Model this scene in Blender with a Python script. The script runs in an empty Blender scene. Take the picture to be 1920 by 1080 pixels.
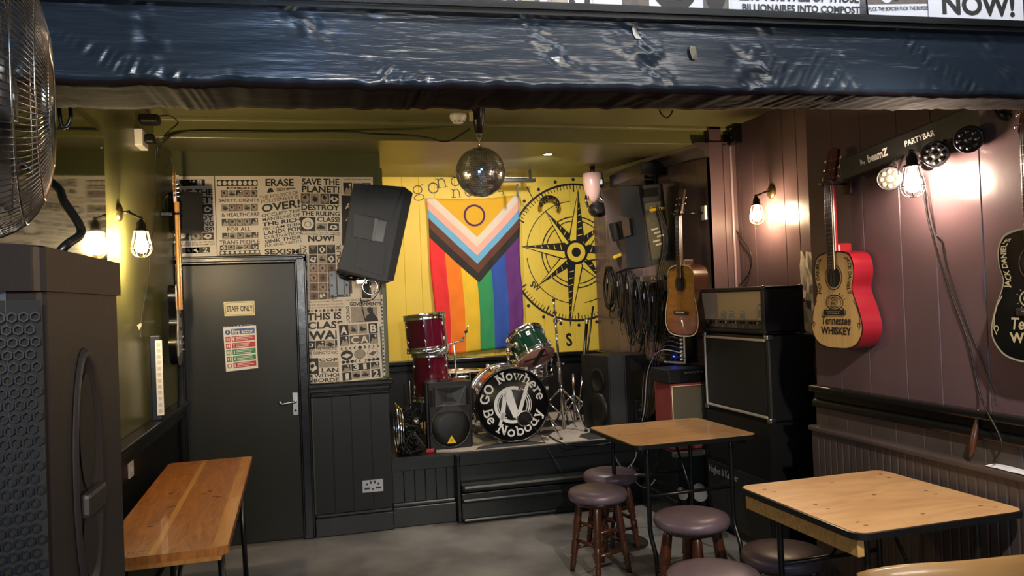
import bpy, bmesh, math, random
from mathutils import Vector, Matrix, noise
rnd = random.Random(7)
R_ = math.radians
PI = math.pi
scene = bpy.context.scene
COL = scene.collection

# ------------------------------------------------------------------ camera
CAMP = Vector((0, 0, 1.55))
FPX = 1450.0
YAW, PITCH, ROLL = R_(14.3), R_(.85), R_(-2.25)
CF = Vector((math.sin(YAW)*math.cos(PITCH), math.cos(YAW)*math.cos(PITCH), math.sin(PITCH)))
_r0 = Vector((math.cos(YAW), -math.sin(YAW), 0)); _u0 = _r0.cross(CF)
CR = _r0*math.cos(ROLL)+_u0*math.sin(ROLL)
CU = _u0*math.cos(ROLL)-_r0*math.sin(ROLL)
cam_data = bpy.data.cameras.new('camera'); cam = bpy.data.objects.new('camera', cam_data)
COL.objects.link(cam)
cam.matrix_world = Matrix(((CR.x, CU.x, -CF.x, CAMP.x), (CR.y, CU.y, -CF.y, CAMP.y), (CR.z, CU.z, -CF.z, CAMP.z), (0, 0, 0, 1)))
cam_data.sensor_width = 36; cam_data.lens = FPX/1920*36; cam_data.clip_start = .05
scene.camera = cam

def at(px, py, X=None, Y=None, Z=None):
    d = CF+CR*((px-960)/FPX)-CU*((py-540)/FPX)
    t = X/d.x if X is not None else Y/d.y if Y is not None else (Z-1.55)/d.z
    return CAMP+d*t

# ------------------------------------------------------------------ light
scene.view_settings.view_transform = 'Standard'
scene.view_settings.look = 'None'
scene.view_settings.gamma = 1
scene.view_settings.use_curve_mapping = False
scene.view_settings.exposure = 1.0
w = bpy.data.worlds.new('world'); scene.world = w; w.use_nodes = True
w.node_tree.nodes['Background'].inputs[0].default_value = (.55, .5, .45, 1)
w.node_tree.nodes['Background'].inputs[1].default_value = .04

def spot(loc, target, power, color, angle=90, blend=.3, size=.05):
    l = bpy.data.lights.new('spot', 'SPOT'); l.energy = power; l.color = color
    l.spot_size = R_(angle); l.spot_blend = blend; l.shadow_soft_size = size
    o = bpy.data.objects.new('spot_light', l); COL.objects.link(o)
    o.location = loc; o.rotation_euler = (Vector(target)-Vector(loc)).to_track_quat('-Z', 'Y').to_euler()
    return o
def area(loc, target, power, color, sx, sy):
    l = bpy.data.lights.new('area', 'AREA'); l.energy = power; l.color = color
    l.shape = 'RECTANGLE'; l.size = sx; l.size_y = sy
    o = bpy.data.objects.new('area_light', l); COL.objects.link(o)
    o.location = loc; o.rotation_euler = (Vector(target)-Vector(loc)).to_track_quat('-Z', 'Y').to_euler()
    return o
# lamps out of view: room lights of the bar, and added fills
area((-.55, -1.9, 1.55), (-.3, 2, 1.7), 20, (.40, .64, 1), .9, .6)       # cool screen light
area((1.7, -2.6, 2.15), (1.0, 3.5, 1.0), 32, (1, .9, .78), 1.6, .4)
spot((1.75, -.5, 2.6), (1.45, 1.9, 2.40), 12, (.95, .97, 1), 80, .25, .03)  # unseen spot added for sheen on the right of the beam
area((1.15, 1.45, 2.66), (1.15, 2.0, 2.42), 5, (.92, .95, 1), 2.3, .08)   # unseen strip added to brighten the posters over the beam
spot((-.25, -.35, 2.55), (.05, 2.0, 2.2), 9, (.25, .5, 1), 75, .8, .06)     # unseen blue fill added to tint the left of the beam
spot((1.35, .6, 2.62), (1.85, 3.1, .6), 160, (1, .9, .76), 46, .5, .04)
spot((.2, -1.6, 2.0), (-.1, 5.4, 1.6), 170, (1, .93, .82), 40, .7, .10)  # unseen fill spot added to lift the door wall and its posters
# the recessed spot over the stage, and an added warm lamp
spot((1.697, 5.43, 2.56), (1.72, 6.6, .9), 46, (1, .94, .86), 150, .5, .03)
spot((.86, 5.75, 2.5), (1.1, 7.0, 1.4), 24, (1, .74, .38), 140, .6, .04)  # no fitting: unseen lamp added to warm the left of the yellow wall

# ------------------------------------------------------------------ materials
def lin(h):
    if isinstance(h, str):
        h = h.lstrip('#'); c = [int(h[i:i+2], 16)/255 for i in (0, 2, 4)]
        return tuple(x/12.92 if x <= .04045 else ((x+.055)/1.055)**2.4 for x in c)
    return tuple(h)
MATS = {}
def M(name, col='#808080', rough=.5, metal=0, col2=None, nscale=6, nstretch=(1, 1, 1), namt=.6, bump=0, bscale=30, bstretch=None,
      coat=0, emit=0, ecol=None, trans=0, detail=5, bdist=.01, ior=1.45, alpha=1, spec=.5):
    if name in MATS: return MATS[name]
    m = bpy.data.materials.new(name); m.use_nodes = True; nt = m.node_tree; N = nt.nodes; L = nt.links
    b = N['Principled BSDF']; c = lin(col)
    b.inputs['Base Color'].default_value = (*c, 1); b.inputs['Roughness'].default_value = rough
    b.inputs['Metallic'].default_value = metal; b.inputs['Coat Weight'].default_value = coat
    b.inputs['Coat Roughness'].default_value = .08; b.inputs['IOR'].default_value = ior
    b.inputs['Specular IOR Level'].default_value = spec
    b.inputs['Transmission Weight'].default_value = trans; b.inputs['Alpha'].default_value = alpha
    if emit:
        b.inputs['Emission Color'].default_value = (*lin(ecol or col), 1); b.inputs['Emission Strength'].default_value = emit
    def nz(sc, st, det):
        t = N.new('ShaderNodeTexCoord'); mp = N.new('ShaderNodeMapping'); mp.inputs['Scale'].default_value = st
        n = N.new('ShaderNodeTexNoise'); n.inputs['Scale'].default_value = sc; n.inputs['Detail'].default_value = det
        L.new(t.outputs['Object'], mp.inputs[0]); L.new(mp.outputs[0], n.inputs['Vector']); return n
    if col2 is not None:
        n = nz(nscale, nstretch, detail); r = N.new('ShaderNodeValToRGB')
        r.color_ramp.elements[0].position = .5-namt/2; r.color_ramp.elements[1].position = .5+namt/2
        r.color_ramp.elements[0].color = (*c, 1); r.color_ramp.elements[1].color = (*lin(col2), 1)
        L.new(n.outputs['Fac'], r.inputs[0]); L.new(r.outputs[0], b.inputs['Base Color'])
    if bump:
        n = nz(bscale, bstretch or (1, 1, 1), 4); bp = N.new('ShaderNodeBump'); bp.inputs['Strength'].default_value = bump
        bp.inputs['Distance'].default_value = bdist
        L.new(n.outputs['Fac'], bp.inputs['Height']); L.new(bp.outputs[0], b.inputs['Normal'])
    MATS[name] = m; return m

floor_m = M('floor_paint', '#4c4a49', .4, col2='#858280', nscale=2.2, namt=.35, bump=.25, bscale=9, bdist=.004, detail=8)
purple = M('aubergine_gloss', '#4e3e42', .27, col2='#594649', nscale=3, nstretch=(1, 1, .3), bump=.35, bscale=7, bstretch=(1, 1, .25), bdist=.006)
purple_d = M('aubergine_wainscot', '#3b3332', .36, col2='#4a403d', nscale=4, nstretch=(1, 1, .3), bump=.3, bscale=12, bdist=.004)
trimblk = M('black_gloss_trim', '#0f1011', .25, bump=.3, bscale=16, bdist=.004)
wains = M('black_wainscot', '#151415', .42, spec=.35, bump=.25, bscale=14, bstretch=(1, 1, .3), bdist=.003)
stageg = M('dark_green_gloss', '#151b1d', .3, col2='#101516', nscale=5, bump=.3, bscale=12, bdist=.004)
doorm = M('door_gloss', '#1c1d18', .36, spec=.28, col2='#242520', nscale=3, nstretch=(1, 1, .4), bump=.4, bscale=5, bstretch=(1, 1, .35), bdist=.007)
green = M('olive_gloss', '#63623a', .3, col2='#585834', nscale=3, bump=.4, bscale=5, bdist=.008)
ceilm = M('olive_ceiling', '#6f6c45', .42, col2='#62613e', nscale=2.2, bump=.35, bscale=5, bdist=.01)
dgreen = M('dark_olive', '#4a4c28', .4, bump=.3, bscale=6)
yellow = M('yellow_wall_paint', '#d8be4a', .5, col2='#ccae38', nscale=2, bump=.2, bscale=9, bstretch=(1, 1, .3), bdist=.004)
beamm = M('beam_gloss', '#15202d', .25, col2='#1e2731', nscale=5, nstretch=(.4, 1, 1), bump=.6, bscale=26, bstretch=(.16, 1, 1.5), bdist=.006)
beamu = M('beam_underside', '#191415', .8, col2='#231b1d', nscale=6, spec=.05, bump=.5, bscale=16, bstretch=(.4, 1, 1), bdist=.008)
paper = M('poster_paper', '#dcd4c8', .65, col2='#c8bdae', nscale=4, bump=.15, bscale=14, bdist=.004)
paperw = M('poster_paper_clean', '#cfd0d6', .6, col2='#c4c4c9', nscale=4, bump=.15, bscale=12, bdist=.003)
ink = M('poster_ink', '#1d1a1a', .55)
inkg = M('poster_grey_ink', '#6a625a', .6, col2='#463f3b', nscale=30)
inkp = M('poster_faded_ink', '#8a6a62', .6, col2='#6b4a48', nscale=25)
inkl = M('poster_light_ink', '#a39a8b', .6, col2='#857b6e', nscale=30)
black = M('black_plastic', '#0e0e0e', .42, bump=.15, bscale=250, bdist=.001)
blackm = M('black_metal', '#0f0f10', .32, spec=.6)
tolex = M('black_tolex', '#0e0f10', .5, bump=.5, bscale=320, bdist=.001)
cloth = M('speaker_cloth', '#141413', .85, bump=.6, bscale=500, bdist=.001)
pagrey = M('speaker_grey', '#212327', .5, bump=.3, bscale=220, bdist=.001)
pabrown = M('speaker_brown', '#2e2725', .5, bump=.3, bscale=220, bdist=.001)
chrome = M('chrome', '#d8d8d8', .13, 1)
steel = M('brushed_steel', '#a9a9aa', .3, 1)
darkmet = M('dark_metal', '#3a3a3c', .3, 1)
brass = M('aged_brass', '#8a7a4c', .3, 1)
gold = M('cymbal_bronze', '#8d7c4a', .3, 1, col2='#a08c55', nscale=8)
white = M('white_plastic', '#d9d6cf', .4)
cream = M('cream_sign', '#d9cfa8', .5)
red = M('sign_red', '#b02a30', .5); blue = M('sign_blue', '#23518f', .5); grn = M('sign_green', '#1f7a4d', .5)
yel = M('label_yellow', '#e6c51e', .5)
silver = M('silver_piping', '#b9b4ad', .35, .3)
rubber = M('cable_rubber', '#0c0c0d', .45)
mirror = M('mirror_glass', '#b8b8ae', .06, 1, bump=.05, bscale=4)
glass = M('clear_glass', '#ffffff', .03, trans=1)
leather = M('stool_leather', '#665660', .36, col2='#4c3f46', nscale=7, bump=.35, bscale=45, bdist=.003)
stoolwood = M('stool_wood', '#4c2a18', .3, col2='#341a10', nscale=5, nstretch=(6, 6, .8), coat=.3)

def wood(name, c1, c2, sc, st, rough=.4, coat=.15, dist=2.2):
    m = bpy.data.materials.new(name); m.use_nodes = True; N = m.node_tree.nodes; L = m.node_tree.links
    b = N['Principled BSDF']; b.inputs['Roughness'].default_value = rough; b.inputs['Coat Weight'].default_value = coat
    t = N.new('ShaderNodeTexCoord'); mp = N.new('ShaderNodeMapping'); mp.inputs['Scale'].default_value = st
    n = N.new('ShaderNodeTexNoise'); n.inputs['Scale'].default_value = sc; n.inputs['Detail'].default_value = 7; n.inputs['Distortion'].default_value = dist
    r = N.new('ShaderNodeValToRGB'); r.color_ramp.elements[0].position = .3; r.color_ramp.elements[1].position = .72
    r.color_ramp.elements[0].color = (*lin(c1), 1); r.color_ramp.elements[1].color = (*lin(c2), 1)
    L.new(t.outputs['Object'], mp.inputs[0]); L.new(mp.outputs[0], n.inputs['Vector']); L.new(n.outputs['Fac'], r.inputs[0])
    L.new(r.outputs[0], b.inputs['Base Color'])
    bp = N.new('ShaderNodeBump'); bp.inputs['Strength'].default_value = .15; bp.inputs['Distance'].default_value = .003
    L.new(n.outputs['Fac'], bp.inputs['Height']); L.new(bp.outputs[0], b.inputs['Normal'])
    MATS[name] = m; return m
ply = wood('plywood_top', '#c39a6c', '#ac8158', 2.0, (1.2, 5, 1), .36)
plyedge = wood('pine_edge', '#b8935a', '#8d6a3c', 3, (1, 12, 6), .5)
pine = wood('varnished_pine', '#ad6e34', '#7a471c', 4, (6, .8, 1), .33, .3, 3)
pinel = wood('varnished_pine_light', '#c08a48', '#a06c34', 3, (8, .8, 1), .33, .3)
topnat = wood('natural_spruce', '#c7a26a', '#b58f58', 3, (12, 1, .6), .3, .4, .5)
sun1 = wood('amber_maple', '#8a4c28', '#63301a', 3, (2, 1, 7), .25, .6, 1)
sun2 = M('sunburst_edge', '#3a1a10', .25, coat=.6)
rosew = M('rosewood_side', '#3e2216', .3, col2='#2a160e', nscale=4, nstretch=(1, 6, 1), coat=.4)

# ------------------------------------------------------------------ mesh builder
_txt = {}
def text_mesh(s, bold=.0, spacing=1.0):
    k = (s, bold, spacing)
    if k in _txt: return _txt[k]
    cu = bpy.data.curves.new('t', 'FONT'); cu.body = s; cu.offset = bold; cu.resolution_u = 3; cu.space_character = spacing
    ob = bpy.data.objects.new('t', cu); COL.objects.link(ob)
    bpy.context.view_layer.update()
    me = bpy.data.meshes.new_from_object(ob.evaluated_get(bpy.context.evaluated_depsgraph_get()))
    vs = [(v.co.x, v.co.y) for v in me.vertices]; fs = [tuple(p.vertices) for p in me.polygons]
    bpy.data.objects.remove(ob); bpy.data.curves.remove(cu); bpy.data.meshes.remove(me)
    x0 = min(v[0] for v in vs); x1 = max(v[0] for v in vs); y0 = min(v[1] for v in vs); y1 = max(v[1] for v in vs)
    vs = [((x-x0)/(x1-x0), (y-y0)/(y1-y0)) for x, y in vs]
    _txt[k] = (vs, fs, (x1-x0)/(y1-y0)); return _txt[k]

class MB:
    def __init__(s): s.bm = bmesh.new(); s.mats = []; s.T = Matrix.Identity(4)
    def mi(s, m):
        if m not in s.mats: s.mats.append(m)
        return s.mats.index(m)
    def faces(s, vs, fs, m, smooth=False):
        i = s.mi(m); V = [s.bm.verts.new(s.T @ Vector(v)) for v in vs]; out = []
        for f in fs:
            try: fc = s.bm.faces.new([V[j] for j in f])
            except ValueError: continue
            fc.material_index = i; fc.smooth = smooth; out.append(fc)
        return out
    def box(s, c, d, m, bev=0, rot=None, seg=2):
        b = bmesh.new(); bmesh.ops.create_cube(b, size=1)
        for v in b.verts: v.co = Vector((v.co.x*d[0], v.co.y*d[1], v.co.z*d[2]))
        if bev: bmesh.ops.bevel(b, geom=b.edges[:], offset=min(bev, min(d)*.45), segments=seg, affect='EDGES', profile=.5)
        if rot is not None: bmesh.ops.transform(b, matrix=rot.to_4x4(), verts=b.verts)
        for v in b.verts: v.co += Vector(c)
        s.merge(b, m); return s
    def bx(s, x0, x1, y0, y1, z0, z1, m, bev=0):
        return s.box(((x0+x1)/2, (y0+y1)/2, (z0+z1)/2), (abs(x1-x0), abs(y1-y0), abs(z1-z0)), m, bev)
    def merge(s, b, m, smooth=False):
        b.verts.index_update()
        s.faces([v.co.copy() for v in b.verts], [[v.index for v in f.verts] for f in b.faces], m, smooth); b.free()
    def tube(s, pts, r, m, n=8, closed=False, smooth=True):
        P = [Vector(p) for p in pts]; k = len(P)
        rs = r if isinstance(r, (list, tuple)) else [r]*k
        T = []
        for i in range(k):
            a = P[i-1] if (i or closed) else P[i]; b = P[(i+1) % k] if (i < k-1 or closed) else P[i]
            t = (b-a); T.append(t.normalized() if t.length > 1e-9 else Vector((0, 0, 1)))
        u = T[0].orthogonal().normalized(); vs = []
        for i in range(k):
            u = (u-T[i]*u.dot(T[i]))
            u = u.normalized() if u.length > 1e-6 else T[i].orthogonal().normalized()
            v = T[i].cross(u)
            for j in range(n):
                a = 2*PI*j/n; vs.append(P[i]+(u*math.cos(a)+v*math.sin(a))*rs[i])
        fs = []
        for i in range(k if closed else k-1):
            for j in range(n):
                a = i*n+j; b = i*n+(j+1) % n; c = ((i+1) % k)*n; fs.append((a, b, c+(j+1) % n, c+j))
        if not closed: fs += [tuple(range(n))[::-1], tuple((k-1)*n+j for j in range(n))]
        s.faces(vs, fs, m, smooth); return s
    def lathe(s, prof, m, n=32, c=(0, 0, 0), axis='Z', rot=None, smooth=True, cap=True):
        vs = []; fs = []; k = len(prof)
        for j in range(n):
            a = 2*PI*j/n
            for r, z in prof:
                p = Vector((r*math.cos(a), r*math.sin(a), z))
                if axis == 'X': p = Vector((p.z, p.x, p.y))
                if axis == 'Y': p = Vector((p.y, p.z, p.x))
                if rot is not None: p = rot @ p
                vs.append(p+Vector(c))
        for j in range(n):
            q = (j+1) % n
            for i in range(k-1):
                fs.append((j*k+i, q*k+i, q*k+i+1, j*k+i+1))
        if cap:
            if prof[0][0] > 1e-5: fs.append(tuple(j*k for j in range(n))[::-1])
            if prof[-1][0] > 1e-5: fs.append(tuple(j*k+k-1 for j in range(n)))
        fa = s.faces(vs, fs, m, smooth)
        for f in fa:
            if len(f.verts) > 4: f.smooth = False
        return s
    def cyl(s, a, b, r, m, n=20, r2=None):
        a = Vector(a); b = Vector(b); d = b-a
        rot = d.to_track_quat('Z', 'Y').to_matrix(); L = d.length; r2 = r if r2 is None else r2
        vs = [a+rot @ Vector((r*math.cos(2*PI*j/n), r*math.sin(2*PI*j/n), 0)) for j in range(n)] + \
             [a+rot @ Vector((r2*math.cos(2*PI*j/n), r2*math.sin(2*PI*j/n), L)) for j in range(n)]
        s.faces(vs, [(j, (j+1) % n, n+(j+1) % n, n+j) for j in range(n)], m, True)
        s.faces(vs, [tuple(range(n))[::-1], tuple(range(n, 2*n))], m); return s
    def sphere(s, c, r, m, seg=20, sc=(1, 1, 1)):
        b = bmesh.new(); bmesh.ops.create_uvsphere(b, u_segments=seg, v_segments=seg//2, radius=r)
        for v in b.verts: v.co = Vector((v.co.x*sc[0], v.co.y*sc[1], v.co.z*sc[2]))+Vector(c)
        s.merge(b, m, True); return s
    def prism(s, pts, f0, f1, m, m2=None, smooth=False):
        """pts 2D outline; f0,f1 map (x,y)->3D for the two faces"""
        n = len(pts); a = [f0(*p) for p in pts]; b = [f1(*p) for p in pts]
        s.faces(a, [tuple(range(n))], m); s.faces(b, [tuple(range(n))[::-1]], m2 or m)
        s.faces(a+b, [(j, n+j, n+(j+1) % n, (j+1) % n) for j in range(n)], m2 or m, smooth); return s
    def poly(s, pts, f, m): s.faces([f(*p) for p in pts], [tuple(range(len(pts)))], m); return s
    def text(s, t, f, m, bold=.0, spacing=1.0):
        """f maps glyph box (u,v in 0..1, v up) -> 3D"""
        vs, fs, _ = text_mesh(t, bold, spacing); s.faces([f(*v) for v in vs], fs, m); return s
    def ribbon(s, pts, wd, f, m):
        P = [Vector((p[0], p[1])) for p in pts]; k = len(P); A = []; B = []
        for i in range(k):
            a = P[max(0, i-1)]; b = P[min(k-1, i+1)]; t = (b-a)
            if t.length < 1e-9: t = Vector((1, 0))
            t.normalize(); nn = Vector((-t.y, t.x))*wd/2; A.append(P[i]+nn); B.append(P[i]-nn)
        for i in range(k-1): s.poly([A[i], B[i], B[i+1], A[i+1]], f, m)
        return s
    def build(s, name, parent=None, world=False, kind=None):
        bmesh.ops.recalc_face_normals(s.bm, faces=s.bm.faces[:])
        off = Vector((0, 0, 0))
        if parent is None:
            xs = [v.co for v in s.bm.verts]
            off = Vector(((min(c.x for c in xs)+max(c.x for c in xs))/2, (min(c.y for c in xs)+max(c.y for c in xs))/2, min(c.z for c in xs)))
            for v in s.bm.verts: v.co -= off
        elif world:
            mt = Matrix.Identity(4); p = parent
            while p: mt = p.matrix_basis @ mt; p = p.parent
            inv = mt.inverted()
            for v in s.bm.verts: v.co = inv @ v.co
        me = bpy.data.meshes.new(name); s.bm.to_mesh(me); s.bm.free()
        for m in s.mats: me.materials.append(m)
        o = bpy.data.objects.new(name, me); COL.objects.link(o); o.parent = parent; o.location = off
        if kind: o['kind'] = kind
        return o

def thing(name, label, cat, loc=(0, 0, 0), rotz=0, group=None, rot=None):
    o = bpy.data.objects.new(name, None); COL.objects.link(o); o.empty_display_size = .05
    o.location = loc; o.rotation_euler = rot if rot else (0, 0, rotz)
    o['label'] = label; o['category'] = cat
    if group: o['group'] = group
    return o
def tag(o, label, cat, group=None, kind=None):
    o['label'] = label; o['category'] = cat
    if group: o['group'] = group
    if kind: o['kind'] = kind
    return o
def struct(mb, name): return mb.build(name, kind='structure')
def dup(o, parent=None):
    c = o.copy(); COL.objects.link(c); c.parent = parent
    for ch in [k for k in bpy.data.objects if k.parent == o]: dup(ch, c)
    return c
def arc(cx, cy, rx, ry, a0, a1, n=16): return [(cx+rx*math.cos(R_(a0+(a1-a0)*i/n)), cy+ry*math.sin(R_(a0+(a1-a0)*i/n))) for i in range(n+1)]
def catenary(a, b, sag, n=14):
    a = Vector(a); b = Vector(b)
    return [a.lerp(b, i/n)-Vector((0, 0, sag*4*(i/n)*(1-i/n))) for i in range(n+1)]
def smooth_path(P, n=6):
    P = [Vector(p) for p in P]; out = []
    for i in range(len(P)-1):
        p0 = P[max(0, i-1)]; p1 = P[i]; p2 = P[i+1]; p3 = P[min(len(P)-1, i+2)]
        for j in range(n):
            t = j/n; out.append(.5*((2*p1)+(p2-p0)*t+(2*p0-5*p1+4*p2-p3)*t*t+(3*p1-p0-3*p2+p3)*t**3))
    out.append(P[-1]); return out

# ------------------------------------------------------------------ setting
WL = -.88; WR = 2.45; WR2 = 2.66; WRR = 2.86; YD = 5.44; YB = 7.1; SX = .47; SZ = .48; YS = 5.44
def planks(mb, p0, p1, z0, z1, nrm, step, m, g=.0035, dep=.004, jit=0):
    """wall of vertical boards from p0 to p1 (2D), grooves cut back against nrm"""
    p0 = Vector(p0); p1 = Vector(p1); nn = Vector(nrm); d = (p1-p0); L = d.length; d.normalize()
    pts = [p0]; t = step
    while t < L-.02:
        tt = t+rnd.uniform(-jit, jit)
        pts += [p0+d*(tt-g), p0+d*tt-nn*dep, p0+d*(tt+g)]; t += step
    pts.append(p1); k = len(pts)
    vs = [(q.x, q.y, z0) for q in pts]+[(q.x, q.y, z1) for q in pts]
    mb.faces(vs, [(i, i+1, k+i+1, k+i) for i in range(k-1)], m)
mb = MB(); mb.bx(WL-.3, 3.1, -3.2, 7.4, -.1, 0, floor_m); struct(mb, 'floor')
# ceilings
mb = MB()
mb.bx(WL-.3, 3.1, -3.2, 2.0, 2.75, 2.85, ceilm)
mb.bx(WL-.1, 2.9, 2.0, 4.95, 2.69, 2.8, ceilm)
zc = lambda y: 2.575+(y-4.88)*.062
mb.faces([(WL-.1, 4.88, zc(4.88)), (2.9, 4.88, zc(4.88)), (2.9, 7.3, zc(7.3)), (WL-.1, 7.3, zc(7.3)),
          (WL-.1, 4.88, 2.75), (2.9, 4.88, 2.75), (2.9, 7.3, 2.85), (WL-.1, 7.3, 2.85)],
         [(0, 1, 2, 3), (4, 7, 6, 5), (0, 4, 5, 1), (2, 6, 7, 3), (0, 3, 7, 4), (1, 5, 6, 2)], ceilm)
struct(mb, 'ceiling')
mb = MB(); mb.bx(WL, 2.845, 4.85, 4.885, 2.572, 2.675, green, .006); mb.bx(WL, 2.845, 4.81, 4.885, 2.665, 2.695, ceilm, .008); struct(mb, 'trim_1')
# hatch outline in the stage ceiling
mb = MB()
for a, b in (((1.30, 6.75), (1.75, 6.75)), ((1.30, 7.0), (1.75, 7.0)), ((1.30, 6.75), (1.30, 7.0)), ((1.75, 6.75), (1.75, 7.0))):
    mb.tube([(a[0], a[1], zc(a[1])-.002), (b[0], b[1], zc(b[1])-.002)], .006, ceilm, 6)
struct(mb, 'trim_2')
# left wall: green above, black dado and sill
mb = MB(); mb.bx(WL-.1, WL, -3.2, YD+.1, .98, 2.76, green); mb.bx(WL-.1, WL, -3.2, YD+.1, 0, .98, wains); struct(mb, 'wall_left')
mb = MB(); mb.bx(WL, WL+.075, 1.6, YD, .955, .98, trimblk, .006); mb.bx(WL, WL+.05, 1.6, YD, .92, .955, trimblk, .008)
mb.bx(WL, WL+.02, 1.6, YD, .86, .92, trimblk, .006); struct(mb, 'trim_3')
mb = MB(); mb.bx(WL, WL+.02, 1.6, YD, 0, .14, trimblk, .006); struct(mb, 'baseboard_left')
# corner batten up the left wall by the door wall
mb = MB(); mb.bx(WL, WL+.03, YD-.04, YD, .98, 2.0, trimblk, .005); struct(mb, 'trim_4')
# door wall
mb = MB()
DX0, DX1, DZ = WL+.02, -.10, 1.90
mb.bx(DX1, SX, YD, YD+.12, 0, 2.62, dgreen); mb.bx(WL-.1, DX1, YD, YD+.12, DZ, 2.62, dgreen); mb.bx(WL-.1, WL+.02, YD, YD+.12, 0, DZ, dgreen)
struct(mb, 'wall_door')
mb = MB(); planks(mb, (DX1+.06, YD-.022), (SX, YD-.022), .14, 1.0, (0, -1), .127, wains, jit=.006)
mb.bx(DX1+.06, SX, YD-.02, YD, .14, 1.0, wains); struct(mb, 'wall_wainscot')
mb = MB()
mb.bx(DX1+.03, SX+.03, YD-.06, YD, 1.0, 1.035, trimblk, .008); mb.bx(DX1+.03, SX+.015, YD-.045, YD, .965, 1.0, trimblk, .01)
mb.bx(DX1+.03, SX+.008, YD-.034, YD, .935, .965, trimblk, .01); struct(mb, 'trim_5')
mb = MB(); mb.bx(DX1+.05, SX+.005, YD-.045, YD, 0, .125, trimblk, .006); mb.bx(DX1+.05, SX+.005, YD-.037, YD, .12, .15, trimblk, .012); struct(mb, 'baseboard_door')
# door
mb = MB(); mb.bx(DX0, DX1, YD-.02, YD+.03, 0.005, DZ-.045, doorm, .004); door = struct(mb, 'door_1')
mb = MB()
for x0, x1 in ((DX0-.02, DX0+.03), (DX1-.03, DX1+.05)):
    mb.bx(x0, x1, YD-.045, YD, 0, DZ, trimblk, .008); mb.bx(x0+.012, x1-.012, YD-.055, YD, 0, DZ-.01, trimblk, .006)
mb.bx(DX0-.02, DX1+.05, YD-.045, YD, DZ-.045, DZ+.012, trimblk, .008); mb.bx(DX0, DX1+.03, YD-.055, YD, DZ-.03, DZ, trimblk, .006)
mb.build('door_frame', door, world=True)
mb = MB(); hp = at(554, 758, Y=YD-.03)
mb.bx(hp.x-.02, hp.x+.02, YD-.032, YD-.018, hp.z-.075, hp.z+.08, steel, .004)
mb.tube(smooth_path([(hp.x, YD-.03, hp.z+.02), (hp.x, YD-.07, hp.z+.02), (hp.x-.03, YD-.075, hp.z+.02), (hp.x-.085, YD-.075, hp.z+.012), (hp.x-.1, YD-.07, hp.z+.03)]), .009, steel)
mb.cyl((hp.x, YD-.03, hp.z-.04), (hp.x, YD-.042, hp.z-.04), .008, blackm); mb.build('door_handle', door, world=True)
# stage room walls
mb = MB(); mb.bx(SX-.1, SX, YD+.12, YB, 0, 2.8, dgreen); struct(mb, 'wall_stage_left')
mb = MB(); planks(mb, (SX, YB), (WR2+.06, YB), 1.03, 2.8, (0, -1), .165, yellow, jit=.03); mb.bx(SX, WR2+.1, YB+.01, YB+.1, 0, 2.8, yellow)
wall_back = struct(mb, 'wall_back')
mb = MB(); mb.bx(SX, WR2, YB-.02, YB, SZ, .99, wains); mb.bx(SX, WR2, YB-.07, YB, .99, 1.03, trimblk, .008); mb.bx(SX, WR2, YB-.045, YB, .93, .99, trimblk, .01)
struct(mb, 'trim_6')
mb = MB(); planks(mb, (WR2, 4.8), (WR2, YB), .99, 2.8, (-1, 0), .2, purple, jit=.03); mb.bx(WR2+.01, WR2+.1, 4.81, YB, 0, 2.8, purple)
mb.bx(WR2, WRR+.02, 4.8, 4.84, 0, 2.58, purple); mb.bx(WR2+.10, WR2+.125, 4.79, 4.802, 0, 2.56, purple, .003); struct(mb, 'wall_stage_right')
mb = MB(); mb.bx(WR2-.02, WR2, 4.8, YB, SZ, .97, wains); mb.bx(WR2-.07, WR2, 4.8, YB, .99, 1.03, trimblk, .008); mb.bx(WR2-.045, WR2, 4.8, YB, .93, .99, trimblk, .01)
struct(mb, 'trim_7')
# crown along the stage right wall
mb = MB(); z_ = zc(4.88); c = [(WR2, z_-.10), (WR2-.03, z_-.09), (WR2-.045, z_-.05), (WR2-.09, z_-.03), (WR2-.1, z_), (WR2, z_)]
mb.prism(c, lambda x, z: (x, 4.8, z), lambda x, z: (x, YB, z+zc(YB)-z_), purple_d); struct(mb, 'trim_8')
mb = MB(); mb.bx(2.44, WR2, 5.45, 6.1, 2.46, 2.56, trimblk, .004); struct(mb, 'trim_9')
# right wall
mb = MB(); planks(mb, (WR, -3.2), (WR, 3.43), .84, 2.76, (-1, 0), .215, purple, jit=.02)
mb.bx(WR+.01, WRR+.1, -3.2, 3.43, 0, 2.76, purple)
planks(mb, (WRR, 3.43), (WRR, 4.8), 0, 2.75, (-1, 0), .165, purple, jit=.02)
mb.bx(WRR+.01, WRR+.1, 3.43, 4.85, 0, 2.76, purple); struct(mb, 'wall_right')
mb = MB()
mb.bx(WR-.055, WR, -1, 3.43, 1.03, 1.06, trimblk, .008); mb.bx(WR-.022, WR, -1, 3.43, .985, 1.035, trimblk, .01); mb.bx(WR-.04, WR, -1, 3.43, .95, .99, trimblk, .012)
struct(mb, 'trim_10')
mb = MB(); planks(mb, (WR-.012, -1), (WR-.012, 3.43), .8, .95, (-1, 0), .155, purple_d, jit=.01, g=.004); struct(mb, 'trim_11')
mb = MB(); planks(mb, (WR-.05, -1), (WR-.05, 3.42), 0.0, .84, (-1, 0), .045, purple_d, g=.007, dep=.006)
mb.bx(WR-.047, WR, -1, 3.42, 0, .84, purple_d); mb.bx(WR-.07, WR, -1, 3.425, .835, .862, purple_d, .008); struct(mb, 'wall_wainscot_right')
# room behind the camera
mb = MB(); mb.bx(WL-.1, WR2, -3.3, -3.2, 0, 2.8, dgreen); struct(mb, 'wall_behind')
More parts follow.
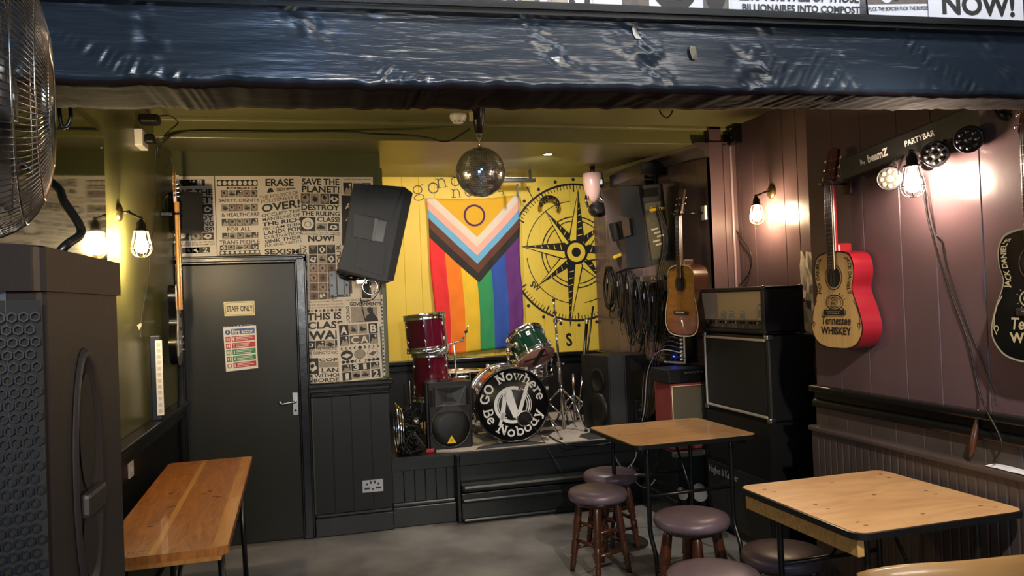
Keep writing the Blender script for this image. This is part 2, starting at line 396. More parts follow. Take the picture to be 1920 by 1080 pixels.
# stage
mb = MB()
mb.bx(SX, WR2, YS, YB, .38, SZ, stageg, .006); mb.bx(SX, WR2, YS+.02, YB-.02, 0, .4, stageg)
mb.bx(2.30, WR2+.02, 4.77, YS+.05, 0, SZ, stageg, .006); mb.bx(2.28, 2.32, 4.76, YS, 0, .13, stageg, .008); mb.bx(2.285, 2.32, 4.76, YS, .13, .16, stageg, .012); mb.bx(2.285, WR2, 4.755, 4.8, .45, SZ+.002, M('stage_edge_grey', '#4c4e50', .4), .004)
# left skirt of boards
planks(mb, (SX+.01, YS), (.9, YS), .17, .40, (0, -1), .075, stageg); mb.bx(SX, .915, YS-.012, YS+.02, .385, .47, stageg, .004)
mb.bx(SX, .915, YS-.025, YS+.02, 0, .14, stageg, .006); mb.bx(SX, .915, YS-.018, YS+.02, .135, .17, stageg, .012)
mb.bx(.915, .945, YS-.075, YS+.02, 0, .475, trimblk, .008)
struct(mb, 'floor_stage')
mb = MB()
x0, x1 = .945, 2.285
mb.bx(x0, x1, YS-.115, YS, .215, .265, stageg, .02); mb.bx(x0, x1, YS-.09, YS, .165, .205, stageg, .003)
mb.bx(x0, x1, YS-.10, YS, .135, .17, stageg, .015); mb.bx(x0, x1, YS-.085, YS, 0, .14, stageg, .003); mb.bx(x0, x1, YS-.105, YS, 0, .035, stageg, .014)
struct(mb, 'trim_12')
# beam across the room with wall over it
mb = MB()
def beam_pt(u, v):   # u along, v round the section
    x = WL-.02+u*(WR-WL+.04)
    yf = 2.07-.165*u; yb = 2.385-.30*u; zb = 2.115; zt = 2.33
    jag = .006*noise.noise(Vector((x*9, 3.1, 0)))+.004*noise.noise(Vector((x*23, 8.1, 0)))
    sec = [(yb, zt), (yb, zb+.01+jag), (yf+.006, zb+jag), (yf-.004, zb+.016+jag*1.4), (yf-.004, zt)]
    k = min(int(v), 3); t = v-k; a, b = sec[k], sec[k+1]; y = a[0]+(b[0]-a[0])*t; z = a[1]+(b[1]-a[1])*t
    q_ = noise.noise(Vector((x*7+z*5, 1, z*5-x*2)));n1 = noise.noise(Vector((x*3, y*9, z*14)))*.002+max(0, q_-.12)*noise.noise(Vector((x*30+z*22, y*20, z*30)))*.018
    sc_ = noise.noise(Vector((x*5+z*9, 4.4, z*3))); n1 += max(0, sc_-.25)*noise.noise(Vector((x*60-z*35, 2, z*18)))*.02
    if k == 3: y -= n1
    if k == 1: z -= n1
    return (x, y, z)
NU = 700; vv = [0, .5, 1, 1.12, 1.25, 1.4, 1.55, 1.7, 1.85, 2, 2.5, 3]+[3+i/44 for i in range(1, 45)]
K = len(vv); vs = [beam_pt(i/NU, v) for i in range(NU+1) for v in vv]
fu = []; ff = []
for i in range(NU):
    for j in range(K-1):
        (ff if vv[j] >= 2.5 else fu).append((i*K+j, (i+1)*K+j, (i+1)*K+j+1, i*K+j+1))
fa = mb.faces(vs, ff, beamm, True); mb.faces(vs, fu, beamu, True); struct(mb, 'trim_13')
mb = MB()
def lintel(y0, y1, z0, z1, m, bev=0):
    a = [(WL-.02, 2.07+y0), (WR+.02, 1.905+y0), (WR+.02, 1.905+y1), (WL-.02, 2.07+y1)]
    v = [(x, y, z0) for x, y in a]+[(x, y, z1) for x, y in a]
    mb.faces(v, [(0, 1, 2, 3), (7, 6, 5, 4), (0, 4, 5, 1), (1, 5, 6, 2), (2, 6, 7, 3), (3, 7, 4, 0)], m)
lintel(-.035, .1, 2.305, 2.318, trimblk); lintel(-.045, .1, 2.318, 2.335, trimblk); lintel(-.03, .1, 2.335, 2.343, trimblk); struct(mb, 'trim_14')
mb = MB(); lintel(0, .17, 2.343, 2.8, trimblk); struct(mb, 'wall_over_beam')
def over(px, py, off=.004):   # point on the wall over the beam
    d = CF+CR*((px-960)/FPX)-CU*((py-540)/FPX)
    n = Vector((.165/(WR-WL+.04), 1, 0)); p0 = Vector((WL-.02, 2.07-off, 0)); t = (p0-CAMP).dot(n)/d.dot(n); return CAMP+d*t
# ------------------------------------------------------------------ posters
def pic(mb, F, u0, v0, u1, v1, style=None):
    """small printed picture: dark/grey tile with simple shapes"""
    st = style or rnd.choice('abcdef')
    g = lambda a, b, l=1: F(u0+(u1-u0)*a, v0+(v1-v0)*b, l)
    base = {'a': ink, 'b': inkg, 'c': inkl, 'd': ink, 'e': inkg, 'f': ink, 'P': inkp, 'Q': inkp}.get(st, inkg)
    mb.faces([g(0, 0), g(1, 0), g(1, 1), g(0, 1)], [(0, 1, 2, 3)], base)
    def blob(cx, cy, rx, ry, m, l=2, n=14, j=.0):
        mb.faces([g(cx+rx*math.cos(2*PI*i/n)*(1+rnd.uniform(-j, j)), cy+ry*math.sin(2*PI*i/n)*(1+rnd.uniform(-j, j)), l) for i in range(n)], [tuple(range(n))], m)
    if st in 'a': blob(.5, .55, .36, .3, paper, 2, 12, .3); blob(.5, .5, .16, .16, ink, 3, 9, .3)
    elif st == 'b': blob(.5, .5, .4, .42, inkl); blob(.45, .4, .2, .2, ink, 3, 8, .4)
    elif st == 'c': blob(.5, .6, .4, .2, ink, 2, 9, .5); blob(.4, .35, .18, .14, inkg, 2, 8, .4)
    elif st == 'd':
        for k in range(6): mb.faces([g(.5, .6, 2), g(k/6, 0, 2), g((k+.5)/6, 0, 2)], [(0, 1, 2)], inkl)
    elif st == 'e':
        for k in range(4): blob(rnd.uniform(.2, .8), rnd.uniform(.2, .8), rnd.uniform(.1, .25), rnd.uniform(.1, .2), rnd.choice([ink, paper]), 2+k, 7, .5)
    elif st == 'f': mb.faces([g(0, 1, 2), g(.4, .35, 2), g(.6, .6, 2), g(.8, .3, 2), g(1, 1, 2)], [(0, 1, 2, 3, 4)], inkl); blob(.75, .2, .12, .12, paper)
    elif st in 'PQ': blob(.5, .5, .38, .38, inkl if st == 'P' else inkg, 2, 14, .15); blob(.5, .5, .15, .15, ink, 3, 8, .4)
def dots(mb, F, u0, v0, u1, v1, n, bg=ink, fg=paper):
    mb.faces([F(u0, v0, 1), F(u1, v0, 1), F(u1, v1, 1), F(u0, v1, 1)], [(0, 1, 2, 3)], bg)
    for k in range(n):
        cu = u0+(u1-u0)*(k+.5)/n; cv = (v0+v1)/2; ru = (u1-u0)/n*.38; rv = (v1-v0)*.38
        mb.faces([F(cu+ru*math.cos(2*PI*i/14), cv+rv*math.sin(2*PI*i/14), 2) for i in range(14)], [tuple(range(14))], fg)
def poster(label, q, items, off, place, pm=paper, group='pasted paper posters', skew=True):
    C = [place(x, y, off) for x, y in q]
    nrm = (C[1]-C[0]).cross(C[3]-C[0]).normalized()
    if nrm.y > 0: nrm = -nrm
    def F(u, v, l=0):
        a = C[0].lerp(C[1], u); b = C[3].lerp(C[2], u); return a.lerp(b, v)+nrm*(.0004*l)
    mb = MB(); th = Vector((0, .0012, 0))
    n = 6; vs = [F(i/n, 0) for i in range(n+1)]+[F(i/n, 1) for i in range(n+1)]
    vs += [v+th for v in vs]
    k = n+1
    fs = [(i, i+1, k+i+1, k+i) for i in range(n)]+[(2*k+i, 3*k+i, 3*k+i+1, 2*k+i+1) for i in range(n)]
    fs += [tuple([0, k, 3*k, 2*k]), (n, 2*k+n, 3*k+n, k+n)]+[(i, 2*k+i, 2*k+i+1, i+1) for i in range(n)]+[(k+i, k+i+1, 3*k+i+1, 3*k+i) for i in range(n)]
    mb.faces(vs, fs, pm)
    for it in items:
        if it[0] == 't':
            _, s, u0, v0, u1, v1 = it[:6]; m = it[6] if len(it) > 6 else ink; bold = it[7] if len(it) > 7 else .012
            mb.text(s, lambda u, v: F(u0+(u1-u0)*u, v1-(v1-v0)*v, 5), m, bold)
        elif it[0] == 'T':      # rotated upward text: reads bottom to top
            _, s, u0, v0, u1, v1 = it[:6]
            mb.text(s, lambda u, v: F(u0+(u1-u0)*(1-v), v1-(v1-v0)*u, 5), it[6] if len(it) > 6 else ink, .012)
        elif it[0] == 'p':
            _, u0, v0, u1, v1, n_ = it[:6]; st = it[6] if len(it) > 6 else None
            for j in range(n_): pic(mb, F, u0+(u1-u0)*j/n_, v0, u0+(u1-u0)*(j+.94)/n_, v1, st[j % len(st)] if st else None)
        elif it[0] == 'd': dots(mb, F, *it[1:])
        elif it[0] == 'k': mb.faces([F(it[1], it[2], 1), F(it[3], it[2], 1), F(it[3], it[4], 1), F(it[1], it[4], 1)], [(0, 1, 2, 3)], it[5] if len(it) > 5 else ink)
        elif it[0] == 'c': mb.faces([F(it[1]+it[3]*math.cos(2*PI*i/20), it[2]+it[4]*math.sin(2*PI*i/20), it[6] if len(it) > 6 else 3) for i in range(20)], [tuple(range(20))], it[5])
        elif it[0] == 'g': mb.faces([F(u, v, it[3] if len(it) > 3 else 2) for u, v in it[1]], [tuple(range(len(it[1])))], it[2])
        elif it[0] == 'r':
            cu, cv, ru, rv, wd = it[1:6]
            mb.faces([F(cu+ru*math.cos(2*PI*i/24), cv+rv*math.sin(2*PI*i/24), 3) for i in range(24)]+[F(cu+ru*(1-wd)*math.cos(2*PI*i/24), cv+rv*(1-wd)*math.sin(2*PI*i/24), 3) for i in range(24)],
                     [(i, (i+1) % 24, 24+(i+1) % 24, 24+i) for i in range(24)], it[6] if len(it) > 6 else ink)
    o = mb.build('poster'); tag(o, label, 'poster', group); return o
wl = lambda x, y, off: at(x, y, Y=YD-off)
GD = 'pasted paper posters around the staff door'
def save_the_planet(sv='SAVE THE', pl='PLANET!'):
    return [('t', sv, .06, .03, .95, .14, ink, .03), ('t', pl, .06, .155, .95, .27, ink, .03), ('p', .04, .285, .95, .46, 4, 'bcba'),
            ('t', 'DESTROY', .05, .475, .95, .57, ink, .03), ('t', 'THE RULING', .05, .585, .95, .665, ink, .03), ('k', .03, .685, .38, .92), ('c', .2, .8, .14, .1, paper), ('c', .15, .78, .015, .01, ink, 5), ('c', .25, .78, .015, .01, ink, 5), ('r', .2, .81, .08, .05, .15),
            ('t', 'CLASS!', .42, .68, .95, .765, ink, .03), ('p', .4, .785, .95, .915, 2, 'ca'), ('t', 'LETS TURN ALL OF THOSE', .05, .93, .95, .955), ('t', 'BILLIONAIRES INTO COMPOST', .02, .965, .98, .99)]
P1 = [('k', .13, .04, .8, .12), ('t', 'A', .17, .045, .29, .115, paper, .03), ('p', .32, .04, .6, .12, 2, 'ce'), ('t', 'B', .64, .045, .74, .115, paper, .03),
      ('t', 'SAVE THE', .06, .16, .96, .24, ink, .03), ('t', 'PLANET!', .06, .25, .96, .34, ink, .03), ('p', .04, .35, .96, .47, 4, 'bcba'), ('t', 'DESTROY', .05, .48, .96, .55, ink, .03),
      ('t', 'THE RULING', .05, .56, .96, .62, ink, .03), ('t', 'CLASS!', .45, .63, .96, .69, ink, .03), ('k', .04, .63, .4, .79), ('c', .22, .71, .13, .055, paper), ('p', .44, .7, .96, .79, 2, 'ba'),
      ('t', 'LETS TURN ALL OF THOSE', .06, .805, .96, .825), ('t', 'BILLIONAIRES INTO COMPOST', .03, .835, .97, .855), ('k', .12, .875, .85, .945), ('t', '1', .17, .88, .24, .94, paper), ('p', .32, .875, .62, .945, 2, 'ce'), ('t', '2', .7, .88, .8, .94, paper)]
poster('cream A B poster over the door corner, partly behind the small black speaker', ((314, 331), (401, 330), (407, 481), (321, 485)), P1, .003, wl, group=GD)
P2 = [('d', .04, .05, .96, .13, 8), ('p', .25, .14, .96, .165, 3, 'aea'), ('p', .12, .18, .96, .27, 5, 'bcfPb'), ('t', 'SAFETY, DIGNITY', .07, .29, 1.0, .34), ('p', .12, .36, .96, .45, 5, 'cbPcb'),
      ('t', '& HEALTHCARE', .12, .47, .99, .52), ('p', .12, .545, .96, .64, 5, 'fbbbf'), ('t', 'FOR ALL', .24, .655, .78, .71), ('p', .12, .725, .96, .805, 5, 'fcbcf'), ('t', 'TRANS PEOPLE', .05, .82, .98, .875),
      ('p', .06, .88, .96, .945, 5, 'abcPa'), ('d', .05, .955, .98, 1.0, 8)]
poster('cream poster over the door reading FOR ALL TRANS PEOPLE between two dotted strips', ((403, 330), (486, 330), (489, 475), (408, 478)), P2, .004, wl, group=GD)
poster('cream poster with ERASE at its top peeking above the tilted poster over the door', ((486, 330), (562, 330), (563, 478), (489, 479)),
       [('t', 'ERASE', .15, .035, .85, .13, ink, .03), ('c', .27, .27, .1, .12, ink), ('c', .27, .27, .05, .06, paper, 4), ('c', .27, .27, .025, .03, ink, 5), ('p', .42, .15, .9, .28, 2, 'cb'), ('t', 'SEXISM', .1, .92, .98, .99, ink, .03)], .003, wl, group=GD)
PT = [('t', 'THE POLITICS OF', .02, .04, .98, .10, inkp), ('t', 'POLITENESS IS', .05, .115, .98, .175, inkp), ('t', 'OVER!', .05, .195, 1.0, .34, ink, .03), ('t', 'OCCUPY THE', .03, .365, 1.0, .425), ('t', 'MANSIONS OF', .04, .44, 1.0, .50),
      ('t', 'THE RICH', .03, .52, 1.0, .59, ink, .03), ('t', 'RECLAIM THEIR', .05, .61, 1.0, .66), ('t', 'LANDS FOR', .05, .675, 1.0, .75, ink, .02), ('t', 'CULTIVATION', .05, .765, 1.0, .82), ('t', 'SINK THEIR', .06, .835, 1.0, .90, ink, .02), ('t', 'FUCKING YACHTS', .05, .915, 1.0, .965)]
poster('tilted cream poster over the door with large OVER! in the middle of its text', ((484, 364), (561, 353), (566, 458), (494, 468)), PT, .0065, wl, group=GD)
poster('cream poster with a large black NOW! at its foot below SAVE THE PLANET', ((562, 432), (641, 430), (641, 462), (564, 464)), [('t', 'NOW!', .18, .28, .82, .68, ink, .04)], .0035, wl, group=GD)
poster('cream poster right above the door corner reading SAVE THE PLANET with a smiling sun', ((561, 331), (640, 332), (641, 443), (561, 441)), save_the_planet(), .0078, wl, group=GD)
G = [('T', 'GRASS WILL GROW', .03, .02, .13, .92, ink), ('T', 'OVER YOUR', .86, .02, .97, .9, ink)]
for r_ in range(6):
    G.append(('p', .18, .02+r_*.163, .84, .175+r_*.163, 3, ['dad', 'aca', 'PPQ', 'PQc', 'QPb', 'QeP'][r_]))
poster('cream poster with a grid of faded pictures and GRASS WILL GROW up its edge', ((565, 458), (641, 456), (645, 566), (567, 565)), G, .004, wl, group=GD)
poster('pale poster strip above the black poster behind the tilted wall speaker', ((640, 332), (699, 332), (699, 368), (641, 366)), [('t', 'THIS ISNT ECONOMIC GROWTH', .05, .1, .95, .18), ('p', .05, .3, .95, .95, 3, 'fcb')], .0035, wl, group=GD)
poster('black poster with white lettering mostly hidden behind the tilted wall speaker', ((641, 367), (700, 369), (703, 462), (642, 458)),
       [('t', 'ALL', .1, .15, .6, .27, paper), ('t', 'ARE', .1, .4, .6, .52, paper), ('t', 'AT', .12, .65, .5, .77, paper), ('k', .05, .9, .9, .91, paper)], .004, wl, ink, group=GD)
poster('cream poster with small prints behind the speaker bracket under the tilted wall speaker', ((641, 460), (704, 462), (713, 562), (645, 560)), [('p', .3, .1, .95, .5, 2, 'ab'), ('k', .5, .62, .75, .98, ink), ('p', .05, .1, .25, .9, 1, 'P')], .0035, wl, group=GD)
TW = [('t', 'THIS ISNT ECONOMIC GROWTH', .1, .03, .95, .06, inkg), ('t', 'THIS ISNT BALANCING THE BOOKS', .08, .09, .97, .12, inkg), ('t', 'THIS ISNT TRICKLE DOWN WEALTH', .08, .15, .97, .18, inkg)]
for i in range(9): TW.append(('c', .13+.095*i, .225, .035, .03, ink if i % 2 == 0 else inkl))
TW += [('t', 'THIS IS', .1, .27, .92, .42, ink, .03), ('t', 'CLASS', .1, .45, .95, .6, ink, .03), ('t', 'WAR', .12, .64, .99, .82, ink, .04), ('p', .05, .84, .98, 1.0, 4, 'afcf')]
poster('cream poster beside the door frame reading THIS IS CLASS WAR', ((567, 563), (645, 560), (648, 651), (570, 655)), TW, .0045, wl, group=GD)
poster('cream poster reading LAND WITHOUT BORDER at the foot of the poster column', ((570, 650), (648, 648), (650, 716), (573, 719)),
       [('t', 'AND THE WORKING CLASS', .1, .03, 1.0, .11), ('t', 'ARE GOING TO FUCKING', .04, .14, 1.0, .22), ('p', .03, .32, .35, .75, 1, 'a'), ('t', 'COPS!', .35, .33, .95, .42, ink, .03), ('k', .35, .43, .98, .58, inkl), ('t', 'LAND', .4, .6, .98, .72, ink, .02), ('t', 'WITHOUT', .22, .745, 1.0, .85, ink, .02), ('t', 'BORDERS', .2, .875, 1.02, .98, ink, .02), ('p', .04, .77, .18, .98, 1, 'a')], .004, wl, group=GD)
GV = [('t', 'FOR MORE REVOLTING REST IN', .05, .03, .98, .09, inkg), ('t', 'GOVERNMENT!!', .15, .13, 1.0, .26, ink, .03), ('T', 'FUCKING', .04, .28, .14, .95, ink), ('k', .17, .3, .9, 1.0, inkl),
      ('g', [(.52, .95), (.55, .75), (.6, .62), (.68, .55), (.62, .45), (.62, .34), (.7, .3), (.78, .36), (.78, .5), (.84, .62), (.9, .72), (.92, .86), (.8, .97)], ink), ('g', [(.17, 1), (.3, .85), (.5, .8), (.6, 1)], inkg, 1.5)]
poster('cream poster with GOVERNMENT over a grey picture of a crouching figure', ((645, 560), (713, 559), (716, 612), (647, 612)), GV, .0042, wl, group=GD)
AB = [('k', .06, .03, .28, .21), ('t', 'A', .09, .05, .25, .19, paper, .03), ('p', .29, .03, .72, .2, 2, 'cc'), ('k', .74, .03, .95, .21), ('t', 'B', .78, .05, .92, .19, paper, .03),
      ('p', .06, .22, .28, .39, 1, 'f'), ('k', .29, .22, .74, .37, inkg), ('t', 'C', .32, .235, .5, .36, paper, .03), ('t', 'A', .54, .235, .72, .36, paper, .03), ('p', .75, .22, .95, .39, 1, 'f')]
for i in range(9): AB += [('c', .11+.1*i, .435, .042, .027, ink if 2 < i < 6 else inkg), ('c', .11+.1*i+(.02 if i < 5 else -.02), .435, .03, .022, paper if i != 4 else ink, 4)]
AB += [('c', .2, .55, .14, .085, ink), ('g', [(.08, .56), (.2, .52), (.32, .55), (.2, .6)], paper, 4), ('c', .5, .55, .13, .08, inkl), ('r', .5, .55, .13, .08, .08, inkg), ('r', .8, .55, .13, .08, .06, inkg), ('g', [(.7, .56), (.8, .52), (.9, .53), (.8, .6)], inkg, 4)]
for i in range(9): AB += [('c', .11+.1*i, .665, .042, .027, inkg if 2 < i < 6 else ink), ('c', .11+.1*i+(.02 if i < 5 else -.02), .665, .03, .022, paper if 2 < i < 6 else ink, 4)]
AB += [('k', .29, .71, .72, .83), ('t', '3', .33, .72, .46, .82, paper, .03), ('t', '1', .56, .72, .64, .82, paper, .03), ('p', .07, .71, .28, .83, 1, 'f'), ('p', .74, .71, .95, .83, 1, 'f'),
       ('k', .07, .84, .28, .98), ('t', '1', .14, .855, .22, .97, paper, .03), ('p', .29, .84, .72, .97, 2, 'cc'), ('k', .74, .84, .95, .98), ('t', '2', .78, .855, .91, .97, paper, .03)]
poster('cream poster of white letters and numbers around moon phases, lowest right of the column', ((630, 607), (711, 602), (718, 708), (637, 717)), AB, .0085, wl, group=GD)
# posters turned round the corner of the wall
mb = MB(); p0 = at(716, 560, Y=YD); z0 = 1.05
mb.bx(SX-.02, SX+.012, YD-.012, YD+.25, 1.04, 2.5, dgreen, .006)
struct(mb, 'trim_15')
mb = MB(); mb.bx(SX-.030, SX-.016, YD-.016, YD-.0125, 1.06, 1.62, paper)
for i in range(20): mb.bx(SX-.028, SX-.019, YD-.0175, YD-.0162, 1.08+i*.026, 1.08+i*.026+rnd.uniform(.008, .018), ink)
tag(mb.build('poster'), 'narrow paper strip folded over the wall corner right of the poster column', 'poster', GD)
# posters on the wall over the beam
GB = 'posters over the black beam'
ov = lambda x, y, off: over(x, y, off)
poster('white poster corner at the left end of the row over the beam', ((700, -60), (868, -60), (868, 10), (700, -6)), [('p', .1, .1, .9, .8, 3)], .003, ov, paperw, GB)
poster('white poster over the beam showing cut off round pictures above the mirror ball', ((860, -90), (1118, -80), (1122, 28), (862, 12)), [('p', .06, .2, .58, .97, 3, 'eab'), ('p', .62, .2, .95, .94, 2, 'ca'), ('k', .96, 0, .965, .9, inkl)], .0045, ov, paperw, GB)
poster('white poster over the beam showing the lower halves of three framed pictures', ((1116, -80), (1368, -70), (1372, 34), (1120, 24)),
       [('k', .18, .1, .38, .86, inkg), ('k', .38, .1, .78, .9, paperw), ('c', .57, .5, .17, .42, ink), ('p', .5, .7, .64, .8, 1, 'e'), ('k', .785, .1, .98, .93, inkg), ('c', .88, .55, .08, .36, ink, 3)], .004, ov, paperw, GB)
poster('white poster over the beam with BILLIONAIRES INTO COMPOST in bold capitals', ((1368, -80), (1612, -74), (1612, 37), (1372, 31)),
       [('t', 'LETS TURN ALL OF THOSE', .06, .555, .99, .725, ink, .03), ('t', 'BILLIONAIRES INTO COMPOST', .08, .78, 1.0, .905, ink, .03)], .005, ov, paperw, GB)
poster('creased white poster over the beam with small FUCK THE BORDER lettering under a picture', ((1620, -80), (1742, -76), (1745, 36), (1630, 40)),
       [('k', 0, .3, 1.0, .74, inkg), ('c', .3, .6, .1, .12, paperw), ('c', .45, .6, .06, .1, ink), ('t', 'FUCK THE BORDER FUCK THE BORDER', .0, .78, .98, .845)], .004, ov, paperw, GB)
poster('white poster at the right end over the beam with a large black NOW!', ((1736, -80), (1915, -80), (1920, 44), (1742, 36)), [('t', 'NOW!', .14, .58, .9, .915, ink, .03)], .0085, ov, paperw, GB)
# scraps of clear tape and paper stuck to the beam
for (x, y, l) in ((1194, 60, 'crumpled strip of clear tape hanging from the ledge onto the beam'), (1300, 100, 'brown paper scrap stuck on the beam face right of the hanging tape')):
    mb = MB(); c = over(x, y, .012)
    pts = [Vector((rnd.uniform(-.014, .014), rnd.uniform(-.004, .004), rnd.uniform(-.022, .022))) for _ in range(7)]
    b = bmesh.new(); vs = [b.verts.new(c+p) for p in pts]; bmesh.ops.convex_hull(b, input=vs); mb.merge(b, M('tape_scrap', '#6b6353', .25, coat=.4)); tag(mb.build('tape_scrap'), l, 'scrap')

# ------------------------------------------------------------------ signs on the door
mb = MB(); f = lambda px_, py_, o=0: at(px_, py_, Y=YD-.024-o)
q = [f(419, 566, .003), f(477, 564, .003), f(478, 591, .003), f(421, 593, .003)]
def quadF(q):
    def F(u, v, l=0): return q[0].lerp(q[1], u).lerp(q[3].lerp(q[2], u), v)+Vector((0, -.0005*l, 0))
    return F
F = quadF(q)
def plate(mb, F, m, th=.003):
    c = [F(0, 0), F(1, 0), F(1, 1), F(0, 1)]; d = [v+Vector((0, th, 0)) for v in c]
    mb.faces(c+d, [(0, 1, 2, 3), (7, 6, 5, 4), (0, 4, 5, 1), (1, 5, 6, 2), (2, 6, 7, 3), (3, 7, 4, 0)], m)
plate(mb, F, cream); mb.text('STAFF ONLY', lambda u, v: F(.08+.86*u, .7-.4*v, 2), ink, .02)
fr = [(.04, .2), (.1, .09), (.9, .09), (.96, .2), (.96, .8), (.9, .91), (.1, .91), (.04, .8), (.04, .2)]
mb.ribbon(fr, .016, lambda u, v: F(u, v, 2), ink); tag(mb.build('door_sign'), 'small cream STAFF ONLY sign on the dark door', 'sign')
mb = MB(); F = quadF([f(418, 614, .003), f(480, 610, .003), f(484, 690, .003), f(424, 697, .003)]); plate(mb, F, white)
R = lambda u0, v0, u1, v1, m, l=1: mb.faces([F(u0, v0, l), F(u1, v0, l), F(u1, v1, l), F(u0, v1, l)], [(0, 1, 2, 3)], m)
R(.24, .05, .95, .18, blue); mb.text('Fire action', lambda u, v: F(.28+.63*u, .165-.1*v, 3), white, .02)
mb.faces([F(.13+.08*math.cos(i*PI/8), .12+.06*math.sin(i*PI/8), 1) for i in range(16)], [tuple(range(16))], blue); R(.12, .08, .14, .14, white, 2)
for k, (m, n) in enumerate(((red, '1'), (red, '2'), (grn, '3'), (grn, '4'), (red, '5'))):
    v0 = .22+k*.15; R(.24, v0, .95, v0+.12, m)
    mb.text(n, lambda u, v: F(.27+.05*u, v0+.1-.08*v, 3), white, .02)
    for j in range(3): R(.36, v0+.02+j*.033, .36+rnd.uniform(.35, .55), v0+.032+j*.033, white, 2)
    if k < 4: R(.05, v0, .2, v0+.12, m); R(.08, v0+.03, .12, v0+.09, white, 2); R(.145, v0+.02, .175, v0+.1, white, 2)
    else:
        mb.faces([F(.125+.075*math.cos(i*PI/8), v0+.06+.055*math.sin(i*PI/8), 1) for i in range(16)], [tuple(range(16))], red)
        mb.faces([F(.125+.05*math.cos(i*PI/8), v0+.06+.037*math.sin(i*PI/8), 2) for i in range(16)], [tuple(range(16))], white)
for k in range(9): mb.box(F(.05+k*.1, -.015+.01*math.sin(k*7), 0), (.012, .001, .004), M('tape_glint', '#cfcfcf', .15, .3))
tag(mb.build('notice'), 'laminated Fire action notice in red, green and blue taped to the dark door', 'notice')

# ------------------------------------------------------------------ slab letters painted on the wall and the drum
def slab(ch):
    b = .17; s = .11
    H = lambda x0, x1, y: ([(x0, y), (x1, y)], s)
    V = lambda x, y0, y1, w=b: ([(x, y0), (x, y1)], w)
    D = {
     'G': (.95, [(arc(.48, .5, .36, .42, 35, 330, 18), b), V(.82, .12, .42), H(.55, .98, .42), V(.8, .7, .95, .09)]),
     'O': (.95, [(arc(.47, .5, .36, .42, 0, 360, 24), b)]),
     'N': (1.05, [V(.2, .05, .95), V(.85, .05, .95), ([(.2, .92), (.85, .08)], .2), H(.02, .4, .95), H(.65, 1.03, .95), H(.02, .4, .05)]),
     'B': (.9, [V(.2, .05, .95), H(.02, .5, .95), H(.02, .5, .05), H(.2, .5, .5), (arc(.5, .725, .27, .215, -90, 90, 10), b), (arc(.5, .275, .31, .225, -90, 90, 10), b)]),
     'o': (.78, [(arc(.39, .36, .29, .3, 0, 360, 20), b)]),
     'w': (1.1, [([(.12, .66), (.35, .06), (.55, .6), (.75, .06), (.98, .66)], .14), H(.0, .28, .68), H(.42, .68, .68), H(.82, 1.1, .68)]),
     'h': (.85, [V(.2, .05, .97), H(.02, .2, .95), H(.02, .38, .05), (arc(.42, .38, .24, .28, 180, 0, 10), b), V(.66, .05, .4), H(.5, .84, .05)]),
     'e': (.78, [(arc(.39, .36, .29, .3, 0, 320, 18), b), H(.12, .66, .37)]),
     'r': (.66, [V(.22, .05, .68), H(.02, .22, .66), H(.02, .42, .05), (arc(.45, .42, .22, .24, 170, 40, 8), b)]),
     'b': (.85, [V(.2, .05, .97), H(.02, .2, .95), (arc(.47, .36, .28, .3, 0, 360, 18), b)]),
     'd': (.85, [V(.65, .05, .97), H(.46, .65, .95), H(.65, .84, .05), (arc(.38, .36, .28, .3, 0, 360, 18), b)]),
     'y': (.85, [([(.15, .66), (.42, .1)], b), ([(.72, .66), (.35, -.2), (.15, -.22)], b), H(.0, .32, .68), H(.55, .88, .68)]),
     'n': (.85, [V(.2, .05, .68), H(.02, .2, .66), H(.02, .38, .05), (arc(.42, .38, .24, .28, 180, 0, 10), b), V(.66, .05, .4), H(.5, .84, .05)]),
     'g': (.78, [(arc(.38, .42, .26, .24, 0, 360, 18), .13), (arc(.38, -.05, .3, .17, 0, 360, 18), .12), ([(.58, .62), (.78, .7)], .1)]),
     's': (.7, [(arc(.35, .52, .22, .17, 30, 270, 10), .13), (arc(.35, .2, .24, .17, 90, -150, 10), .13)]),
     ' ': (.5, [])}
    return D[ch]
def slab_text(mb, s, f, m, thin=1.0, gap=.06):
    x = 0
    for ch in s:
        adv, st = slab(ch)
        for pts, wd in st: mb.ribbon(pts, wd*thin, (lambda X: (lambda a, b: f(a+X, b)))(x), m)
        x += adv+gap
    return x
def slab_len(s, gap=.06): return sum(slab(c)[0]+gap for c in s)

# mural: compass and lettering painted on the yellow boards
mb = MB(); K = 1/194.0
cx, cz = at(1080, 473, Y=YB).x, at(1080, 473, Y=YB).z
XL = WR2-.002
def clip(pts):
    out = []; n = len(pts); lim = (XL-cx)/K
    for i in range(n):
        a = pts[i]; b = pts[(i+1) % n]; ia = a[0] <= lim; ib = b[0] <= lim
        if ia: out.append(a)
        if ia != ib:
            t = (lim-a[0])/(b[0]-a[0]); out.append((lim, a[1]+(b[1]-a[1])*t))
    return out
inkm = M('mural_black', '#121110', .45); yelm = M('mural_yellow', '#d9bd3c', .5)
def mp(pts, m=None, l=0):
    p = clip(pts)
    if len(p) > 2: mb.faces([(cx+x*K, YB-.0012-.0006*l, cz+y*K) for x, y in p], [tuple(range(len(p)))], m or inkm)
def mring(r, wd, a0=0, a1=360, n=72, l=0):
    for i in range(n):
        a = R_(a0+(a1-a0)*i/n); b = R_(a0+(a1-a0)*(i+1)/n)
        mp([(r*math.cos(a), r*math.sin(a)), (r*math.cos(b), r*math.sin(b)), ((r-wd)*math.cos(b), (r-wd)*math.sin(b)), ((r-wd)*math.cos(a), (r-wd)*math.sin(a))], l=l)
